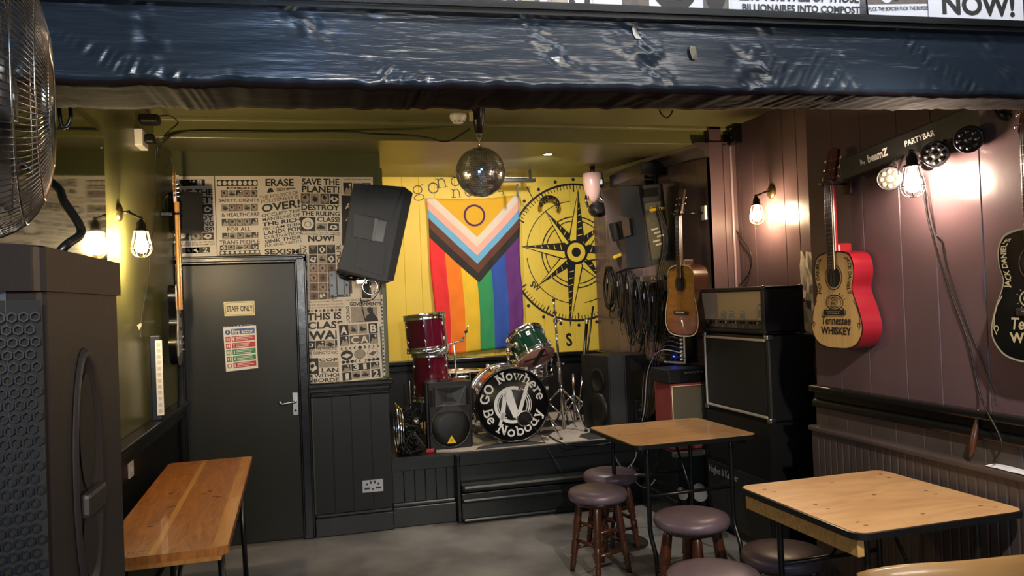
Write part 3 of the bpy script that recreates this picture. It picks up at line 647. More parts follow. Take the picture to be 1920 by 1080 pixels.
mring(130, 4, 60, 192); mring(130, 4, 200, 330); mring(97, 1.6, 95, 175); mring(97, 1.6, 185, 262); mring(97, 1.6, 278, 330); mring(68, 2.4); mring(60, 2)
for k in range(120):
    a = R_(k*3); ln = 13 if k % 10 == 0 else 8; wd = 2.2 if k % 10 == 0 else 1.1
    if 192 < k*3 < 200: continue
    u = Vector((math.cos(a), math.sin(a))); n_ = Vector((-u.y, u.x))*wd/2*1.3
    mp([u*127+n_, u*127-n_, u*(127-ln)-n_, u*(127-ln)+n_], l=0)
    if k % 5 == 0: mp([(u.x*137+3.2*math.cos(j*PI/6), u.y*137+3.2*math.sin(j*PI/6)) for j in range(12)])
def star_point(tip, w2, dark_left, l):
    tip = Vector(tip); u = tip.normalized(); n_ = Vector((-u.y, u.x)); mid = u*(w2*1.5)
    A = mid+n_*w2; B = mid-n_*w2; O = Vector((0, 0))
    mp([O, A, tip, B], inkm, l)
    s = -1 if dark_left else 1
    q = [O+n_*s*1.0+u*3, mid+n_*s*(w2-2.6), tip*.93+n_*s*.4]
    mp(q, yelm, l+1)
    d0, d1 = (A, B) if dark_left else (B, A)
    for k in range(int(tip.length/9)):     # hatching on the dark half
        t = .2+.7*k/(tip.length/9); p = tip*t; e = d0 if True else d1
        wdt = w2*(1-abs(t-.2)/.85)*.75; s2 = 1 if dark_left else -1
        if wdt > 2 and k % 2: mp([p+n_*s2*1.5, p+n_*s2*wdt+u*3.5, p+n_*s2*wdt+u*4.6, p+n_*s2*1.5+u*1.6], yelm, l+1)
for tip, dl in (((-59, 81), False), ((-76, -60), True), ((55, -62), True), ((60, 55), True)): star_point(tip, 14, dl, 1)
for tip, dl in (((9, 120), False), ((-18, -141), False), ((-107, 13), False), ((107, -8), True)): star_point(tip, 16, dl, 4)
mp([(23*math.cos(j*PI/16), 23*math.sin(j*PI/16)) for j in range(32)], inkm, 8)
mp([(18*math.cos(j*PI/16), 18*math.sin(j*PI/16)) for j in range(32)], yelm, 9)
mp([(9*math.cos(j*PI/16), 9*math.sin(j*PI/16)) for j in range(32)], inkm, 10)
def mtext(s, x, y, h, ang, wfac=.8):
    vs, fs, asp = text_mesh(s, .03); W = h*asp*wfac; ca, sa = math.cos(R_(ang)), math.sin(R_(ang))
    mb.faces([(cx+(x+(u*W)*ca-(v*h)*sa)*K, YB-.0018, cz+(y+(u*W)*sa+(v*h)*ca)*K) for u, v in vs], fs, inkm)
mtext('SW', -93, -60, 12, -38); mtext('W', -62, 90, 12, 20); mtext('S', -26, -176, 25, 3)
def wt(s, px_, py_, h, ang, thin=.42):
    o = at(px_, py_, Y=YB); ca, sa = math.cos(R_(ang)), math.sin(R_(ang)); hh = h*K
    slab_text(mb, s, lambda a, b: (o.x+(a*ca-b*sa)*hh, YB-.0018, o.z+(a*sa+b*ca)*hh), inkm, thin, .16)
wt('go', 774, 371, 30, 10); wt('no', 818, 354, 26, 6); wt('no', 846, 372, 24, 4); wt('s', 935, 368, 18, 20)
mb.build('mural', wall_back, world=True)

# ------------------------------------------------------------------ flag
fl = bmesh.new(); FW, FH = .885, 1.47; NX, NY = 44, 60
g = [[fl.verts.new((i/NX, j/NY, 0)) for i in range(NX+1)] for j in range(NY+1)]
for j in range(NY):
    for i in range(NX): fl.faces.new((g[j][i], g[j][i+1], g[j+1][i+1], g[j+1][i]))
AP = [.256, .32, .377, .434, .494, .557]
def cut(p, n): bmesh.ops.bisect_plane(fl, geom=fl.verts[:]+fl.edges[:]+fl.faces[:], plane_co=(p[0], p[1], 0), plane_no=(n[0], n[1], 0), dist=1e-6)
for a in AP:
    cut((.52, a), (.59, -1)); cut((.52, a), (.59, 1))
for k in range(1, 6): cut((k/6, 0), (1, 0))
def fm(n, c): return M(n, c, .8, bump=.3, bscale=600, bdist=.0006)
fmats = [fm('flag_red', '#d42a2e'), fm('flag_orange', '#e2741c'), fm('flag_yellow', '#d9b22c'), fm('flag_green', '#2e8a55'), fm('flag_blue', '#2a4c9e'), fm('flag_purple', '#5c2a70'),
         fm('flag_chevron_yellow', '#cfa024'), fm('flag_white', '#cfc2b4'), fm('flag_pink', '#e0a296'), fm('flag_light_blue', '#62a0c8'), fm('flag_brown', '#5a3428'), fm('flag_black', '#262322')]
for f_ in fl.faces:
    c = f_.calc_center_median(); e = .59*abs(c.x-.52); lv = None
    for k, a in enumerate(AP):
        if c.y < a-e: lv = k; break
    f_.material_index = (6+lv) if lv is not None else min(5, int(c.x*6)); f_.smooth = True
tl, tr, br, bl = at(799, 371, Y=YB-.03), at(971, 366, Y=YB-.03), at(982, 648, Y=YB-.03), at(820, 667, Y=YB-.03)
for v in fl.verts:
    x, y = v.co.x, v.co.y; p = tl.lerp(tr, x).lerp(bl.lerp(br, x), y)
    sag = .022*4*x*(1-x)*(1-y)**2
    dy = .010*math.sin(x*22+y*1.5)*(.25+y)+.006*math.sin(x*9-y*7)+.004*math.sin(y*38)*(.3+.7*math.sin(x*5)**2)
    v.co = Vector((p.x+.006*math.sin(y*11), p.y-abs(dy)*1.2-.004, p.z-sag))
# fold the rim backwards for thickness
mb = MB(); mb.bm.free(); mb.bm = fl; mb.mats = fmats
ring = [(.5+.118*math.cos(R_(a*10)), .112+.073*math.sin(R_(a*10))) for a in range(36)]
def FL(x, y):
    p = tl.lerp(tr, x).lerp(bl.lerp(br, x), y); sag = .022*4*x*(1-x)*(1-y)**2
    dy = .010*math.sin(x*22+y*1.5)*(.25+y)+.006*math.sin(x*9-y*7)+.004*math.sin(y*38)*(.3+.7*math.sin(x*5)**2)
    return Vector((p.x+.006*math.sin(y*11), p.y-abs(dy)*1.2-.0065, p.z-sag))
i_ = [((x-.5)*.82+.5, (y-.112)*.82+.112) for x, y in ring]
mb.faces([FL(*p) for p in ring]+[FL(*p) for p in i_], [(k, (k+1) % 36, 36+(k+1) % 36, 36+k) for k in range(36)], fm('flag_ring', '#4c2058'))
fo = mb.build('flag'); sm = fo.modifiers.new('thickness', 'SOLIDIFY'); sm.thickness = .0015
tag(fo, 'rainbow flag with pastel chevrons and a purple ring hung on the yellow wall', 'flag')
V = Vector
# ------------------------------------------------------------------ tables
def rounded(x0, x1, y0, y1, r, n=6):
    out = []
    for cx_, cy_, a in ((x1-r, y1-r, 0), (x0+r, y1-r, 90), (x0+r, y0+r, 180), (x1-r, y0+r, 270)): out += arc(cx_, cy_, r, r, a, a+90, n)
    return out
def table(label, c, w_, d_, rot=0, h=.75, apron=1):
    t = thing('folding_table', label, 'table', (c[0], c[1], 0), rot, 'square plywood folding tables')
    o = rounded(-w_/2, w_/2, -d_/2, d_/2, .05)
    mb = MB(); i_ = rounded(-w_/2+.007, w_/2-.007, -d_/2+.007, d_/2-.007, .045)
    mb.prism(i_, lambda x, y: (x, y, h), lambda x, y: (x, y, h-.016), ply)
    for sx in (-1, 1):      # plugged screw heads
        for yy in (-.28, -.24, -.06, .0, .22, .27):
            x, y = sx*(w_/2-.09)+rnd.uniform(-.03, .03), yy+rnd.uniform(-.01, .01); mb.box((x, y, h+.0002), (.016, .008, .0006), M('screw_plug', '#5a4634', .6))
    for yy in (-.25, .02, .24): mb.box((rnd.uniform(-.06, .06), yy, h+.0002), (.016, .008, .0006), M('screw_plug', '#5a4634', .6))
    mb.build('tabletop', t)
    mb = MB(); n = len(o)
    vs = [(x, y, h-.001) for x, y in i_]+[(x, y, h-.003) for x, y in o]+[(x, y, h-.024) for x, y in o]+[(x, y, h-.024) for x, y in i_]
    mb.faces(vs, [(a*n+j, a*n+(j+1) % n, ((a+1) % 4)*n+(j+1) % n, ((a+1) % 4)*n+j) for a in range(4) for j in range(n)], blackm)
    mb.build('rubber_edge', t)
    for s in (-1, 1):
        if apron and s < 0: mb = MB(); mb.box((s*(w_/2-.035), 0, h-.055), (.026, d_-.06, .062), plyedge, .002); mb.build('apron', t)
        elif not apron: mb = MB(); mb.box((s*(w_/2-.07), 0, h-.04), (.02, d_-.1, .03), blackm, .002); mb.build('rail', t)
    for s in (-1, 1):
        y = s*(d_/2-.11)
        for sx in (-1, 1):
            mb = MB(); x = sx*(w_/2-.12)
            mb.tube(smooth_path([(x, y, h-.03), (x, y, h-.35), (x, y+s*.005, .25), (x-sx*.0, y+s*.06, .14), (x, y+s*.07, .012)]), .0125, blackm, 10); mb.build('leg', t)
        mb = MB(); mb.tube([(-w_/2+.12, y, h-.3), (w_/2-.12, y, h-.3)], .010, blackm, 8); mb.tube([(0, y, h-.3), (0, y*.25, h-.04)], .007, blackm, 8); mb.build('cross_bar', t)
    return t
table('plywood folding table nearest the camera, bottom right beside the panelled wall', (2.01, 2.52), .71, .71, R_(1.5))
table('plywood folding table in front of the amplifier stack and stage', (1.975, 4.17), .755, .69, R_(1.5), apron=0)
# long bench table
t = thing('bench_table', 'long varnished pine trestle table along the left wall before the staff door', 'table', (-.56, 3.70, 0), R_(1.6), None)
mb = MB(); W2, L2, h = .215, .85, .735
o = rounded(-W2, W2, -L2, L2, .03)
mb.prism(o, lambda x, y: (x, y, h), lambda x, y: (x, y, h-.028), pine)
mb.box((-.03, 0, h+.0003), (.022, 2*L2-.02, .0008), pinel); mb.box((W2-.028, 0, h+.0003), (.05, 2*L2-.04, .0008), pinel)
for k in range(9): mb.box((rnd.uniform(-.12, .14), rnd.uniform(-.8, .8), h+.0006), (.022, .006, .0008), M('knot', '#3a1c0c', .5), rot=Matrix.Rotation(rnd.uniform(-.3, .3), 3, 'Z'))
for k in range(26): mb.box((rnd.uniform(-.2, -.06), -L2+rnd.uniform(.01, .07), h+.0006), (rnd.uniform(.006, .02), rnd.uniform(.004, .01), .0008), M('worn_patch', '#6b6a58', .7))
mb.build('tabletop', t)
mb = MB(); mb.box((0, 0, h-.04), (2*W2-.05, 2*L2-.05, .024), pinel, .003); mb.build('batten', t)
for s in (-1, 1):
    for sx in (-1, 1):
        mb = MB(); mb.tube([(sx*(W2-.05), s*(L2-.28), h-.05), (sx*(W2-.035), s*(L2-.24), .01)], .013, blackm, 8); mb.build('leg', t)
    mb = MB(); mb.tube([(-W2+.05, s*(L2-.26), .45), (W2-.05, s*(L2-.26), .45)], .01, blackm, 8); mb.tube([(0, s*(L2-.26), .45), (0, s*(L2-.7), h-.05)], .008, blackm, 8); mb.build('cross_bar', t)

# ------------------------------------------------------------------ stools
def turned_leg(a, b, r, m):
    a = V(a); b = V(b); pr = [(0, .8), (.08, 1.0), (.3, 1.15), (.42, 1.2), (.45, .75), (.47, 1.15), (.49, .8), (.51, 1.15), (.53, .75), (.57, 1.1), (.75, 1.0), (.78, .7), (.80, 1.1), (.82, .7), (.85, .95), (1, .72)]
    return [a.lerp(b, t) for t, _ in pr], [r*k for _, k in pr]
def stool(kind):
    t = thing('bar_stool', '', 'stool', group='round padded pub stools')
    h = .47; r = .168 if kind == 'tall' else .185
    mb = MB(); pr = [(.001, h-.062), (r*.8, h-.062), (r*.95, h-.058), (r, h-.04), (r*.99, h-.022), (r*.93, h-.008), (r*.7, h+.004), (r*.35, h+.008), (.001, h+.009)]
    mb.lathe(pr, leather, 40, cap=False); mb.build('seat', t)
    mb = MB(); mb.lathe([(.001, h-.085), (r*.72, h-.085), (r*.76, h-.062), (.001, h-.061)], stoolwood, 32, cap=False); mb.build('seat_base', t)
    sp = r*.62; bt = r*.95
    for i in range(4):
        a = PI/4+i*PI/2; mb = MB(); P, Rr = turned_leg((sp*math.cos(a), sp*math.sin(a), h-.075), (bt*math.cos(a), bt*math.sin(a), .0), .019 if kind == 'tall' else .024, stoolwood)
        mb.tube(P, Rr, stoolwood, 12); mb.build('leg', t)
    for i in range(4):
        a = PI/4+i*PI/2; a2 = a+PI/2
        for k, z in enumerate((.13+.05*(i % 2), .25+.03*(i % 2))):
            if kind != 'tall' and k: continue
            f = sp+(bt-sp)*(1-z/(h-.075)); mb = MB()
            p = V((f*math.cos(a), f*math.sin(a), z)); q = V((f*math.cos(a2), f*math.sin(a2), z))
            mb.tube([p, p.lerp(q, .5), q], [.008, .0115, .008], stoolwood, 8); mb.build('stretcher', t)
    return t
s1 = stool('tall'); s2 = stool('low')
def place(o, loc, rz, label, copy=True, sc=1):
    c = dup(o) if copy else o; c.location = loc; c.rotation_euler = (0, 0, rz); c['label'] = label; c.scale = (sc, sc, sc); return c
SA = at(1120, 915, Z=.47); place(s1, (SA.x, SA.y, 0), .35, 'slim padded stool in front of its twin, left of the stage table', False)
SB = at(1130, 880, Z=.47); place(s1, (SB.x+.03, SB.y-.05, 0), .1, 'slim padded stool behind the other, closest to the stage step')
SC_ = at(1296, 962, Z=.47); place(s2, (SC_.x, SC_.y, 0), .5, 'stout padded stool between the two plywood tables', False)
SD = at(1468, 1018, Z=.47); place(s2, (SD.x, SD.y, 0), .2, 'padded stool tucked under the nearest plywood table', sc=.95)
SE = at(1337, 1070, Z=.47); place(s2, (SE.x, SE.y, 0), .9, 'brown padded stool cut off by the bottom edge of the picture')

# chair at the near table
t = thing('plywood_chair', 'bent plywood chair whose curved back rises at the bottom right corner', 'chair', (1.86, 2.14, 0), R_(-8), None)
cw = .31; mb = MB()
pts = [(-cw+2*cw*i/16, -.05*(1-((i-8)/8)**2)) for i in range(17)]
vs = []
for x, y in pts:
    e = abs(x)/cw; zt = .745-.03*e**4-.012; zb = .55+.05*e**4
    for (dy, z) in ((0, zb), (-.022, (zb+zt)/2), (-.018, zt-.006), (-.011, zt), (-.004, zt-.006), (-.008, (zb+zt)/2), (.012, zb)): vs.append((x, y+dy-.19, z))
mb.faces(vs, [(i*7+j, (i+1)*7+j, (i+1)*7+(j+1) % 7, i*7+(j+1) % 7) for i in range(16) for j in range(7)]+[tuple(range(7)), tuple(16*7+j for j in range(7))], M('beech_ply', '#8a6a42', .35, col2='#7a5b36', nscale=5, nstretch=(1, 1, 4), coat=.3), True)
mb.build('backrest', t)
mb = MB(); mb.prism(rounded(-.2, .2, -.17, .2, .06), lambda x, y: (x, y, .45), lambda x, y: (x, y, .437), M('beech_ply')); mb.build('seat', t)
for sx in (-1, 1):
    mb = MB(); mb.tube(smooth_path([(sx*.19, -.20, .62), (sx*.18, -.19, .46), (sx*.20, -.22, .01)]), .011, blackm); mb.build('leg', t)
    mb = MB(); mb.tube([(sx*.17, .15, .44), (sx*.19, .19, .01)], .011, blackm); mb.build('leg', t)

# ------------------------------------------------------------------ wall lamps with wire cages
bulbm = M('bulb_glow', '#ffffff', .3, emit=330, ecol='#ffdcae')
bulbw = M('bulb_glow_white', '#ffffff', .3, emit=300, ecol='#ffe3c8')
def lamp(label, wall, bulb, sx, bm_, sc=1.0, cagem=None):
    """wall = point on the wall, bulb = centre of bulb, sx = outward x direction"""
    t = thing('wall_lamp', label, 'lamp', wall, group='wall lamps with wire cages'); wv = V(wall); d = V(bulb)-wv
    cagem = cagem or brass
    mb = MB(); mb.lathe([(.045, 0), (.045, .004), (.038, .012), (.012, .02), (.001, .022)], cagem, 28, axis='X', cap=False)
    if sx < 0:
        for v in mb.bm.verts: v.co.x *= -1
    mb.build('wall_plate', t)
    top = V((d.x, d.y, d.z+.105*sc))
    mb = MB(); mb.tube([(0, 0, 0), (sx*.045, 0, 0)], .006, blackm); mb.sphere((sx*.045, 0, 0), .009, blackm, 12); mb.tube([(sx*.045, 0, 0), top], .006, blackm); mb.sphere(top, .011, blackm, 12); mb.build('arm', t)
    mb = MB(); c = V((d.x, d.y, d.z)); mb.lathe([(.001, .105), (.008, .104), (.014, .09), (.02, .085), (.022, .055), (.034, .05), (.034, .045), (.001, .045)], blackm, 24, c=c, cap=False); mb.build('lamp_holder', t)
    mb = MB()
    for k in range(8):
        a = k*PI/4; P = [(r*math.cos(a)+c.x, r*math.sin(a)+c.y, z*sc+c.z) for r, z in ((.03, .045), (.036, .02), (.044, -.02), (.045, -.04), (.036, -.062), (.018, -.074), (.006, -.076))]
        mb.tube(smooth_path(P, 4), .0016, cagem, 6)
    for r, z in ((.0305, .045), (.045, -.033)): mb.tube([(r*math.cos(i*PI/12)+c.x, r*math.sin(i*PI/12)+c.y, z+c.z) for i in range(24)], .0018, cagem, 6, True)
    mb.build('cage', t)
    mb = MB(); mb.lathe([(.001, .05), (.013, .045), (.015, .025), (.026, -.005), (.03, -.025), (.024, -.045), (.012, -.055), (.001, -.057)], bm_, 20, c=c, cap=False); mb.build('bulb', t)
    return t
pL = at(222, 398, X=WL); bL = V((-.765, pL.y-.02, 0)); bL.z = at(265, 455, X=bL.x).z
bb = at(265, 452, Y=pL.y-.05)
lamp('caged wall lamp glowing on the green left wall', pL, bb, 1, M('bulb_glow_warm', '#ffffff', .3, emit=520, ecol='#ffdfa8'))
pM = at(1447, 360, X=WRR); bM = at(1419, 398, Y=pM.y-.01)
lamp('caged wall lamp glowing on the purple wall above the amplifier head', pM, bM, -1, bulbm)
pR = at(1742, 300, X=WR); bR = at(1711, 334, X=WR-.14)
lamp('brightest caged wall lamp, on the purple wall under the party light bar', pR, bR, -1, bulbw, 1, darkmet)

# ------------------------------------------------------------------ mirror ball
bc = V((0.0, 0, 0)); mc = at(901, 323, Y=4.3); BR = .141
t = thing('mirror_ball', 'mirrored disco ball hanging from the ceiling in front of the flag', 'disco ball', (mc.x, mc.y, mc.z))
mb = MB(); tile = M('mirror_tile', '#dcdcd6', .2, .9); grout = M('mirror_grout', '#2a2a26', .6)
mb.sphere((0, 0, 0), BR*.985, grout, 40)
rows = 34
for i in range(rows):
    a0 = -PI/2+PI*i/rows; a1 = a0+PI/rows*.9; n = max(6, int(2*PI*BR*math.cos((a0+a1)/2)/(PI*BR/rows)))
    for j in range(n):
        b0 = 2*PI*j/n; b1 = b0+2*PI/n*.9; q = [V((BR*math.cos(a)*math.cos(b), BR*math.cos(a)*math.sin(b), BR*math.sin(a))) for a, b in ((a0, b0), (a0, b1), (a1, b1), (a1, b0))]
        c = sum(q, V())/4; ax = V((rnd.gauss(0, 1), rnd.gauss(0, 1), rnd.gauss(0, 1))).normalized(); rt = Matrix.Rotation(rnd.gauss(0, .07), 3, ax)
        mb.faces([c+rt @ (p-c)+c.normalized()*.0006 for p in q], [(0, 1, 2, 3)], tile)
mb.build('ball', t)
zt = 2.69-mc.z
mb = MB(); mb.cyl((0, 0, BR-.005), (0, 0, BR+.012), .013, chrome); mb.tube([(0, .0, BR+.01), (0, 0, BR+.03)], .003, chrome)
for k, z in enumerate((BR+.04, BR+.062)): mb.tube([(.011*math.cos(a*PI/8)*(k % 2), .011*math.cos(a*PI/8)*((k+1) % 2), z+.014*math.sin(a*PI/8)) for a in range(16)], .0022, chrome, 6, True)
mb.build('chain', t)
mb = MB(); mb.lathe([(.018, BR+.078), (.024, BR+.08), (.043, zt-.012), (.043, zt)], blackm, 24); mb.box((-.045, -.02, (BR+.08+zt)/2), (.018, .03, .05), M('label_cream', '#c9bf8a', .5)); mb.build('motor', t)

# smoke detector, hook, downlight
p = at(859, 222, Z=2.665); mb = MB(); mb.lathe([(.05, .024), (.052, .012), (.05, 0), (.046, -.004), (.046, -.01), (.03, -.03), (.026, -.032), (.001, -.033)], white, 28, c=(p.x, p.y, 2.666), cap=True)
for k in range(8): mb.box((p.x+.036*math.cos(k*PI/4), p.y+.036*math.sin(k*PI/4), 2.646), (.006, .006, .018), M('grey_slot', '#77736c', .5))
tag(mb.build('smoke_detector'), 'round white smoke detector on the ceiling beside the mirror ball motor', 'smoke detector')
p = at(1249, 212, Z=2.67); mb = MB(); mb.tube(smooth_path([(p.x-.045, p.y, 2.69), (p.x-.03, p.y, 2.66), (p.x, p.y, 2.64), (p.x+.03, p.y, 2.66), (p.x+.045, p.y, 2.69)]), .005, blackm); tag(mb.build('ceiling_hook'), 'small black loop hanging below the beam on the ceiling, right of the mirror ball', 'hook')
zt = zc(5.43); t = thing('downlight', 'small round recessed spotlight shining in the ceiling over the stage', 'ceiling light', (1.697, 5.43, zt))
mb = MB(); mb.lathe([(.045, 0), (.045, -.004), (.036, -.006), (.03, 0)], steel, 28, cap=False); mb.build('rim', t)
mb = MB(); mb.lathe([(.001, -.0035), (.03, -.0035), (.03, -.001)], M('downlight_glow', '#ffffff', .3, emit=14, ecol='#fff0d8'), 24, cap=False); mb.build('lens', t)
# ceiling cable from the left socket to the ball motor
pts = [at(300, 275, Y=4.80), at(318, 256, Y=4.82), at(350, 247, Y=4.84), at(420, 246, Y=4.84), at(520, 247, Y=4.84), at(640, 246, Y=4.84), at(700, 251, Y=4.80), at(760, 253, Y=4.78), at(800, 258, Y=4.7), at(840, 265, Y=4.6), at(880, 242, Y=4.35)]
mb = MB(); mb.tube(smooth_path(pts, 5), .0055, rubber); tag(mb.build('cable'), 'black cable running along the green ceiling beam to the mirror ball', 'cable')
pts = [at(313, 312, Y=4.84), at(322, 305, Y=4.80), at(318, 292, Y=4.79), at(303, 281, Y=4.79), at(304, 268, Y=4.79), at(316, 254, Y=4.80)]
mb = MB(); mb.tube(smooth_path(pts, 5), .004, M('grey_cable', '#2b2b28', .5)); tag(mb.build('cable'), 'loose loop of cable dangling under the green ceiling corner on the left', 'cable')

# ------------------------------------------------------------------ left wall things
# socket high on the wall with plugs
p = at(265, 262, X=WL+.02); t = thing('wall_socket', 'white double socket with black plugs high on the green left wall', 'socket', (WL, p.y, p.z))
mb = MB(); mb.box((.02, 0, 0), (.04, .15, .088), white, .004); mb.build('plate', t)
mb = MB(); mb.box((.065, -.02, -.0), (.05, .05, .05), rubber, .012); mb.tube([(.08, -.02, -.01), (.1, -.02, -.03), (.1, .02, -.09)], .004, rubber); mb.build('plug', t)
mb = MB(); mb.box((.07, -.03, .10), (.10, .09, .05), rubber, .015); mb.tube(smooth_path([(.1, -.02, .12), (.16, 0, .13), (.2, .02, .10), (.16, .02, .06)]), .004, rubber); mb.build('adaptor', t)
# mirror
t = thing('wall_mirror', 'large frameless mirror on the left wall reflecting the posters', 'mirror', (WL, 3.0, 1.72))
mb = MB(); mb.box((.006, 0, 0), (.006, 1.40, 1.24), mirror, .001); mb.build('glass', t)
mb = MB(); mb.box((.0015, 0, 0), (.003, 1.41, 1.25), blackm)
for y in (-.66, .66):
    mb.cyl((.009, y, .56), (.013, y, .56), .008, chrome)
mb.build('backing', t)
# guitar on the left wall, seen from its side
gl = thing('electric_guitar', 'black electric guitar with a pale neck hung on the green left wall', 'guitar', (WL+.06, 5.02, 1.232), R_(93), 'guitars hung on the walls')
def egtr(t):
    out = [(0, 0), (.08, .01), (.14, .05), (.165, .12), (.15, .19), (.115, .25), (.12, .31), (.15, .37), (.145, .43), (.11, .45), (.07, .42), (.035, .40), (-.035, .40), (-.06, .43), (-.09, .48), (-.13, .47), (-.15, .41), (-.125, .33), (-.115, .26), (-.15, .19), (-.17, .12), (-.14, .05), (-.08, .01)]
    out = [(p.x, p.y) for p in smooth_path([V((a, b, 0)) for a, b in out+[out[0]]], 4)][:-1]
    mb = MB(); mb.prism(out, lambda x, y: (x, -.02, y), lambda x, y: (x, .022, y), M('black_lacquer', '#0e0e0f', .12, coat=.8), None, True); mb.build('body', t)
    mb = MB(); mb.prism([(-.09, .06), (.1, .09), (.11, .2), (.07, .36), (-.05, .36), (-.09, .2)], lambda x, y: (x, -.0235, y), lambda x, y: (x, -.02, y), M('white_scratchplate', '#b9b2a2', .35)); mb.build('scratchplate', t)
    mb = MB(); mb.box((0, -.028, .66), (.05, .022, .66), M('maple_neck', '#c08a3c', .3, coat=.5), .008); mb.build('neck', t)
    mb = MB(); mb.box((0, -.041, .66), (.048, .004, .65), M('fretboard_maple', '#b98236', .35))
    for k in range(20): mb.box((0, -.0435, .36+k*.031), (.048, .002, .002), steel)
    mb.build('fretboard', t)
    mb = MB(); mb.prism([(-.022, .98), (.025, .98), (.04, 1.02), (.03, 1.15), (.01, 1.185), (-.02, 1.16), (-.03, 1.05)], lambda x, y: (x, -.03, y), lambda x, y: (x, -.014, y), M('maple_neck')); hs_ = mb.build('headstock', t)
    for k in range(6): mb = MB(); z = 1.02+k*.025; mb.tube([(-.02, -.022, z), (-.05, -.022, z)], .004, chrome); mb.sphere((-.055, -.022, z), .008, chrome, 10, (1, .5, 1)); mb.cyl((-.008, -.03, z), (-.008, -.045, z), .004, chrome); mb.build('tuning_peg', hs_)
    mb = MB(); mb.box((0, -.028, .14), (.08, .012, .03), chrome, .003); mb.build('bridge', t)
    for z in (.22, .3): mb = MB(); mb.box((0, -.026, z), (.07, .01, .02), black, .003); mb.build('pickup', t)
    for q in ((.09, .13), (.1, .09), (.08, .17)): mb = MB(); mb.cyl((q[0], -.022, q[1]), (q[0], -.035, q[1]), .009, chrome); mb.build('knob', t)
egtr(gl)
mb = MB(); mb.bx(WL, WL+.07, 4.98, 5.06, 2.13, 2.155, darkmet, .004); mb.tube([(WL+.07, 4.97, 2.142), (WL+.11, 4.965, 2.142)], .006, darkmet); mb.tube([(WL+.07, 5.07, 2.142), (WL+.11, 5.075, 2.142)], .006, darkmet); tag(mb.build('guitar_hanger'), 'metal hook holding the electric guitar on the left wall', 'hanger')
# LED strip light standing on the sill
p = at(285, 782, X=WL+.04); t = thing('light_bar', 'upright black light bar with a white diffuser standing on the left wall sill', 'light', (WL+.042, 4.5, .981), R_(4))
mb = MB(); mb.box((0, 0, .225), (.05, .055, .45), blackm, .003); mb.build('housing', t)
mb = MB(); mb.box((.018, -.029, .225), (.034, .004, .40), M('diffuser_white', '#d8d6d0', .4), .001)
for k in range(12): mb.box((.018, -.0315, .05+k*.032), (.018, .001, .02), M('diffuser_cell', '#b4b2ac', .4))
mb.build('diffuser', t)
mb = MB(); a = at(258, 610, X=WL+.012); c0 = V((a.x, a.y, a.z)); pts = [V((rnd.uniform(0, .022), rnd.uniform(-.045, .045), rnd.uniform(-.025, .025))) for _ in range(12)]
b = bmesh.new(); vs_ = [b.verts.new(c0+q) for q in pts]; bmesh.ops.convex_hull(b, input=vs_); mb.merge(b, M('white_tape', '#a6a590', .4)); tag(mb.build('tape_patch'), 'scrunched white tape stuck to the green wall above the upright light bar', 'tape')
mb = MB(); mb.tube(smooth_path([at(292, 275, X=WL+.03), at(291, 320, X=WL+.02), at(290, 400, X=WL+.02), at(281, 470, X=WL+.02), at(279, 520, X=WL+.02), at(266, 590, X=WL+.02), at(264, 634, X=WL+.03)]), .0032, M('grey_cable')); tag(mb.build('cable'), 'thin cable running down the green wall to the upright light bar', 'cable')
p = at(243, 878, X=WL); mb = MB(); mb.box((WL+.005, p.y, p.z), (.01, .085, .085), white, .003); mb.box((WL+.012, p.y, p.z), (.006, .02, .03), white, .002); tag(mb.build('light_switch'), 'white square switch low on the black left dado behind the pine table', 'switch')
# double socket on the wainscot
p = at(699, 911, Y=YD-.03); t = thing('wall_socket', 'brushed steel double socket low on the black boards beside the stage', 'socket', (p.x, YD-.028, p.z))
mb = MB(); mb.box((0, 0, 0), (.146, .012, .086), steel, .003); mb.build('plate', t)
mb = MB()
for s in (-1, 1):
    x = s*.038; mb.box((x, -.0065, -.014), (.036, .003, .012), blackm, .001); mb.box((x, -.0065, .014), (.012, .003, .014), blackm, .001); mb.box((s*.014, -.0075, .026), (.012, .006, .02), blackm, .002)
mb.box((0, -.0065, -.02), (.012, .003, .012), blackm); mb.build('switches', t)

# small black speaker by the left wall
t = thing('small_speaker', 'small black speaker on a bracket in front of the posters over the staff door', 'speaker', (-.775, 5.2, 2.05), R_(24))
mb = MB(); o = [(-.085, -.09), (.085, -.09), (.095, .0), (.055, .085), (-.055, .085), (-.095, 0)]
mb.prism(o, lambda x, y: (x, y, 0), lambda x, y: (x, y, .245), black); mb.build('cabinet', t)
mb = MB(); mb.box((0, -.093, .122), (.165, .008, .22), cloth, .003); mb.build('grille', t)
mb = MB(); mb.tube([(-.03, .08, .12), (-.08, .16, .13)], .01, blackm); mb.tube(smooth_path([(-.08, -.04, .2), (-.12, -.08, .215), (-.13, -.04, .17), (-.09, .02, .1)]), .004, steel); mb.build('bracket', t)

# ------------------------------------------------------------------ wall hung PA speakers
def pa(t, W, D, H, faceM, sideM, handle_side=1, side_inset=True):
    """local: front faces -y, width x, height z"""
    mb = MB(); o = [(-W/2, -D/2), (W/2, -D/2), (W/2, -D*.12), (W*.34, D/2), (-W*.34, D/2), (-W/2, -D*.12)]
    mb.prism(o, lambda x, y: (x, y, 0), lambda x, y: (x, y, H), sideM); mb.build('cabinet', t)
    mb = MB(); mb.box((0, -D/2-.008, H/2), (W*.98, .02, H*.98), cloth, .008); mb.build('grille', t)
def tilt_box(name, label, quad_, Y0, Y1, parts):
    pass
